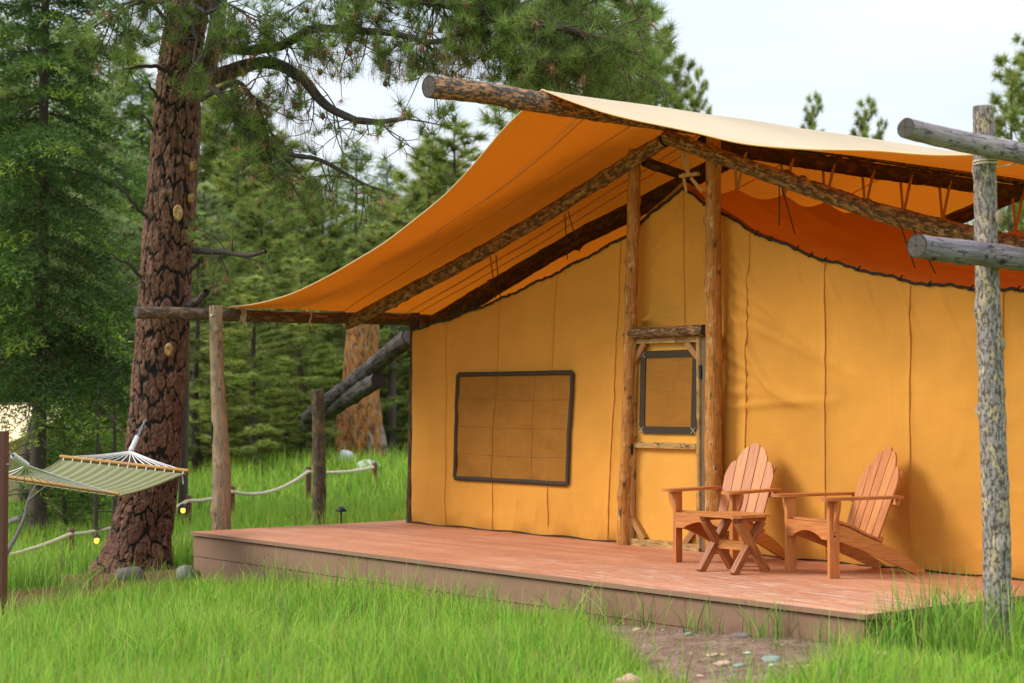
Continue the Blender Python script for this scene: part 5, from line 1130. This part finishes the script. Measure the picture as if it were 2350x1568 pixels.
# ------------------------------------------------------------------ BIG PINE
pine = empty('ponderosa_pine', tuple(tree_o), 'big ponderosa pine with orange plated bark standing left of the deck', 'tree')
TRP = np.array([at(x_, y_, 19.8) for x_, y_ in ((306, 1345), (323, 1240), (341, 1130), (353, 1018), (370, 808), (386, 551), (404, 316), (414, 140), (435, 0), (447, -150), (455, -500), (460, -900))]); TRP[0][2] = tree_o[2] - .25
TRR = np.array([.46, .345, .318, .31, .300, .285, .268, .235, .23, .21, .15, .05])
def bark(P, R, n, sg, z_lo, seed):
    pp = smooth_path(P, n); tt = np.linspace(0, len(R) - 1, n); r = np.interp(tt, np.arange(len(R)), R); P_, T_, N_, B_ = frames(pp); Ls = np.concatenate([[0], np.cumsum(np.linalg.norm(np.diff(pp, axis=0), axis=1))])
    a = np.linspace(0, 2 * np.pi, sg + 1); A, Lg = np.meshgrid(a, Ls); ru = .30; nu = 21; U = A / (2 * np.pi) * nu; per = 2 * np.pi * ru / nu
    pass
    def hsh(x_, y_, s): n_ = (x_ * 73856093 ^ y_ * 19349663 ^ s * 83492791) & 0x7fffffff; n_ = (n_ * 1103515245 + 12345) & 0x7fffffff; return ((n_ >> 8) & 0xffff) / 65535.
    def cells(Ux, Vx, nn, sd):
        ui = np.floor(Ux).astype(int); vi = np.floor(Vx).astype(int); f1 = np.full(A.shape, 9.); f2 = np.full(A.shape, 9.); cid = np.zeros(A.shape)
        for i in (-1, 0, 1):
            for j in (-1, 0, 1):
                cu = ui + i; cv = vi + j; cm = cu % nn; dx = cu + .1 + .8 * hsh(cm, cv, sd) - Ux; dy = cv + .1 + .8 * hsh(cm, cv, sd + 1) - Vx; dd = np.hypot(dx, dy); new = dd < f1
                f2 = np.where(new, f1, np.minimum(f2, dd)); cid = np.where(new, hsh(cm, cv, sd + 2), cid); f1 = np.minimum(f1, dd)
        return f2 - f1, cid
    wp = .45 * vnoise(np.cos(A) * 2.5 + Lg * 2.0, np.sin(A) * 2.5, 1, seed + 1) + .28 * vnoise(np.cos(A) * 7 + Lg * 8, np.sin(A) * 7, 1, seed + 2) + .16 * vnoise(np.cos(A) * 16 + Lg * 22, np.sin(A) * 16, 1, seed + 3)
    per = 2 * np.pi * ru / 15; e1, cid = cells(A / (2 * np.pi) * 15 + wp, Lg / (per * 2.7) + .3 * vnoise(np.cos(A) * 6, np.sin(A) * 6 + Lg * 4, 1, seed + 4), 15, 1)
    per2 = 2 * np.pi * ru / 40; e2, cid2 = cells(A / (2 * np.pi) * 40 + wp * 1.8, Lg / (per2 * 3.2) + .4 * vnoise(np.cos(A) * 9, np.sin(A) * 9 + Lg * 9, 1, seed + 6), 40, 11)
    wid = .13 + .16 * (.5 + .5 * vnoise(np.cos(A) * 3, np.sin(A) * 3 + Lg * 2.5, 1, seed + 7)); e = np.clip(e1 / wid, 0, 1); crA = 1 - e * e * (3 - 2 * e)
    crB = 1 - np.clip(e2 / .22, 0, 1); crack = np.maximum(crA, .62 * crB * (.35 + .65 * (cid2 > .35))); lay = .5 + .5 * vnoise(np.cos(A) * 9 + Lg * 5, np.sin(A) * 9 + Lg * 11, 1, seed + 5); cid = .55 * cid + .45 * cid2
    disp = -.026 * crack + .016 * cid + .010 * np.round(lay * 3) / 3; flare = np.exp(-np.clip(Lg - .25, 0, 9) / .22) * .06 * (1 + np.sin(A * 5 + 1)); rr = r[:, None] + disp + flare; rr[:, -1] = rr[:, 0]
    V = P_[:, None] + rr[..., None] * (np.cos(A)[..., None] * N_[:, None] + np.sin(A)[..., None] * B_[:, None]); mb = MB(); col = np.stack([crack, cid, lay], -1); col[:, -1] = col[:, 0]
    grid(mb, V - tree_o, uv=np.stack([A * .3, Lg], -1), col=col.reshape(-1, 3)); return mb
bark(TRP[:10], TRR[:10], 800, 240, 0, 5).build('trunk', M['pine_bark'], pine, tint=True)
mb = MB(); tube(mb, smooth_path(TRP[9:], 20) - tree_o, np.linspace(.2, .04, 20), 14, 0, .08, 3); mb.build('upper_trunk', M['branch'], pine)
# second stem rising beside the trunk at the top
mb = MB(); tube(mb, smooth_path([at(470, 190, 19.6), at(492, 90, 19.55), at(505, -30, 19.5), at(515, -200, 19.5)], 30) - tree_o, np.linspace(.10, .085, 30), 12, 0, .1, 6); mb.build('side_stem', M['branch'], pine)
# pruned knots
for px, py, s, d in ((407, 488, .062, 19.47), (386, 803, .052, 19.47), (464, 205, .055, 19.62), (445, 380, .04, 19.6), (441, 455, .035, 19.62)):
    c = at(px, py, d) - tree_o; mb = MB(); dr = unit(-FW + RT * (.9 if px > 430 else .05)); sdv = unit(np.cross(dr, ZZ)); a = np.linspace(0, 2 * np.pi, 15)
    V = np.array([c + (sdv * math.cos(q) * .72 * r1 + ZZ * math.sin(q) * 1.35 * r1) * s + dr * h_ for r1, h_ in ((1.2, -.06), (1.05, .015), (.8, .03), (.45, .012), (.05, .004)) for q in a]).reshape(5, 15, 3); grid(mb, V); mb.build('pruned_knot', M['knot'], pine)
def limb(pts, r0, r1, seg=9, rough=.1, n=None, nm='limb'):
    P = np.array([at(*q) for q in pts]); n = n or 12 * len(pts); pp = smooth_path(P, n); _lg[0] += 1
    pp = pp + np.stack([vnoise(np.linspace(0, 9, n), np.zeros(n) + k, 1, _lg[0] * 3 + k) for k in range(3)], 1) * .02
    mb = MB(); tube(mb, pp - tree_o, np.linspace(r0, r1, n), seg, 0, rough, _lg[0]); mb.build(nm, M['branch'], pine); return pp
# dead stubs
for pts, r0, r1 in ((((430, 705, 19.6), (455, 690, 19.45), (475, 668, 19.4)), .045, .04), (((432, 625, 19.6), (446, 610, 19.5), (452, 605, 19.45)), .03, .028), (((330, 640, 19.7), (290, 605, 19.5), (240, 580, 19.3)), .022, .01), (((330, 495, 19.7), (295, 450, 19.5), (255, 415, 19.4)), .022, .010),
    (((405, 170, 19.6), (345, 152, 19.3), (278, 160, 19.2)), .03, .012), (((375, 235, 19.6), (352, 210, 19.4), (340, 190, 19.3)), .022, .016), (((350, 300, 19.7), (335, 270, 19.5), (318, 262, 19.4)), .016, .006), (((322, 720, 19.7), (330, 650, 19.5), (282, 668, 19.3)), .012, .006), (((420, 120, 19.8), (390, 60, 19.6), (330, -20, 19.3)), .035, .02)):
    limb(pts, r0, r1, nm='dead_stub')
LM = []
LM.append((limb([(440, 195, 19.7), (520, 165, 19.4), (610, 140, 19.2), (680, 170, 18.9), (735, 232, 18.7), (790, 268, 18.5), (850, 283, 18.3), (930, 272, 18.1)], .095, .022), .45, .55))
LM.append((limb([(450, 160, 19.6), (500, 115, 19.3), (570, 118, 19.1), (640, 105, 18.9), (720, 68, 18.6), (800, 72, 18.4), (900, 78, 18.2), (1010, 95, 18.0), (1085, 60, 17.8)], .07, .025), .3, 1.0))
LM.append((limb([(445, 575, 19.7), (520, 580, 19.3), (568, 585, 19.0), (610, 580, 18.8)], .042, .02), .2, 1.3))
LM.append((limb([(460, -60, 19.7), (640, -40, 19.0), (860, -20, 18.4), (1080, 20, 17.9), (1260, 60, 17.5), (1400, 90, 17.3)], .10, .03), .25, 1.5))
LM.append((limb([(470, -200, 19.7), (700, -150, 19.2), (950, -90, 18.8), (1200, -50, 18.4), (1420, 0, 18.1)], .10, .03), .3, 1.4))
LM.append((limb([(1080, 20, 17.9), (1140, 100, 17.8), (1230, 150, 17.7), (1330, 170, 17.6)], .04, .015), .1, 1.4))
LM.append((limb([(480, 200, 19.5), (520, 230, 19.2), (560, 300, 19.0), (650, 350, 18.8), (740, 370, 18.6), (830, 420, 18.5), (880, 440, 18.4)], .045, .012), .25, .55))
LM.append((limb([(460, 230, 19.5), (540, 190, 19.2), (590, 240, 19.0), (620, 330, 18.9), (660, 400, 18.8)], .035, .010), .2, 1.5))
LM.append((limb([(420, 40, 19.5), (440, 60, 18.9), (450, 100, 18.7)], .03, .012), .4, .7))
LM.append((limb([(430, -20, 19.5), (380, 0, 19.0), (330, 5, 18.7), (300, -10, 18.5)], .03, .012), .2, .5))
LM.append((limb([(435, -60, 19.6), (380, -30, 19.1), (310, 10, 18.8), (255, 40, 18.7)], .035, .012), .2, 1.4))
LM.append((limb([(440, 10, 19.5), (480, 30, 19.0), (520, 10, 18.8), (560, 30, 18.7)], .03, .012), .15, 1.0))
LM.append((limb([(1200, -50, 18.4), (1290, 10, 19.0), (1370, 110, 19.4), (1440, 150, 19.6)], .03, .012), .15, 1.3))
r_ = np.random.default_rng(31); tw = MB(); nd = MB(); cones = []
def clear(p, m=.3):
    return not (-1.1 < p[0] < 10.6 and p[1] > -2.3 and p[2] < (np.interp(p[0], (-.85, 4.7), (2.55, 4.285)) if p[0] < 4.7 else np.interp(p[0], FRX, FRZ)) + m)
def tuft_at(c, d, n=46, l=.17, green=True):
    if not clear(c, .18): return
    dd = unit(np.asarray(d)[None] * .55 + r_.normal(0, .62, (n, 3))); b0 = np.array((.056, .090, .018)) if green else np.array((.15, .085, .035))
    cv = b0[None] * np.clip(1 + .25 * r_.normal(size=(n, 1)) + .2 * r_.normal(), .4, 1.9); tris(nd, np.repeat(np.asarray(c)[None], n, 0) + r_.normal(0, .012, (n, 3)) - tree_o, dd, r_.uniform(.7, 1.15, n) * l, np.full(n, .0062), cv)
def twiglet(p, d, l, r, depth, green):
    d = unit(d)
    if not clear(p, .18 + .2 * depth): return
    e1 = p + d * l * .5 + np.array([0, 0, -.10 * l]) + r_.normal(0, .05 * l, 3); e2 = p + d * l + np.array([0, 0, (-.22 if depth else -.1) * l]) + r_.normal(0, .07 * l, 3); q = smooth_path([p, e1, e2], 7)
    tube(tw, q - tree_o, np.linspace(r, max(.0035, r * .5), 7), 5)
    if depth > 0:
        for k in range(r_.integers(2, 5)):
            i = r_.integers(2, 7); twiglet(q[i], d * .5 + r_.normal(0, .75, 3) + np.array([0, 0, -.3]), l * r_.uniform(.4, .75), r * .6, depth - 1, green)
    if r_.random() < green: tuft_at(q[-1], unit(q[-1] - q[-2] + np.array([0, 0, .15])), r_.integers(36, 60))
    elif r_.random() < .35: tuft_at(q[-1], unit(d + np.array([0, 0, -.8])), 14, .13, False)
    if r_.random() < .07 * green: cones.append(q[-1].copy())
for li, (pp, st, dens) in enumerate(LM):
    Ls = np.linalg.norm(np.diff(pp, axis=0), axis=1).sum(); n = int(Ls * (14 if dens >= 1 else 9) * max(dens, .5)); hi = li in (3, 4, 5, 10, 12)
    for k in range(n):
        f = st + (1 - st) * r_.random(); i = min(int(f * (len(pp) - 1)), len(pp) - 2); t = unit(pp[i + 1] - pp[i])
        d = t * r_.uniform(-.2, .8) + r_.normal(0, .7, 3) + np.array([0, 0, r_.uniform(-.55, .35) if hi else r_.uniform(-.95, .15)])
        twiglet(pp[i], d, r_.uniform(.25, .62) * (1.15 if hi else .9), .010, 1 if r_.random() < .75 else 2, .92 if hi else (.62 if dens >= 1 else .42))
    twiglet(pp[-1], pp[-1] - pp[-3], .4, .012, 2, .9)
# brown hanging needle curtains below the limbs
for (x0, x1, y0, y1, n, d) in ((480, 560, 20, 180, 60, 19.2), (690, 830, 60, 170, 90, 18.5), (850, 960, 95, 170, 60, 18.2), (1000, 1120, 100, 190, 60, 17.8), (560, 720, 180, 330, 110, 18.9), (1190, 1400, 120, 190, 80, 17.6), (420, 520, 120, 230, 60, 19.3)):
    for k in range(n):
        p = at(r_.uniform(x0, x1), r_.uniform(y0, y1), d + r_.normal(0, .25)); m = 7
        if not clear(p): continue
        dd = unit(np.array([0, 0, -1.]) + r_.normal(0, .16, (m, 3))); tris(nd, np.repeat(p[None], m, 0) + r_.normal(0, .02, (m, 3)) - tree_o, dd, r_.uniform(.08, .22, m), np.full(m, .005), np.array([.10, .062, .03])[None] * r_.uniform(.5, 1.3, (m, 1)))
tw.build('twigs', M['twig'], pine); nd.build('needles', M['needle'], pine, tint=True)
mb = MB()
for c in cones[:60]:
    z_ = np.linspace(-.04, .04, 7); tube(mb, np.stack([0 * z_, 0 * z_, z_], 1) + c - tree_o, [.008, .024, .031, .031, .026, .017, .004], 8, 0, .15, 3)
if mb.n: cn = mb.build('pine_cones', plain('pine_cone', (.14, .055, .03), .8, var=.4), pine); cn['kind'] = 'stuff'
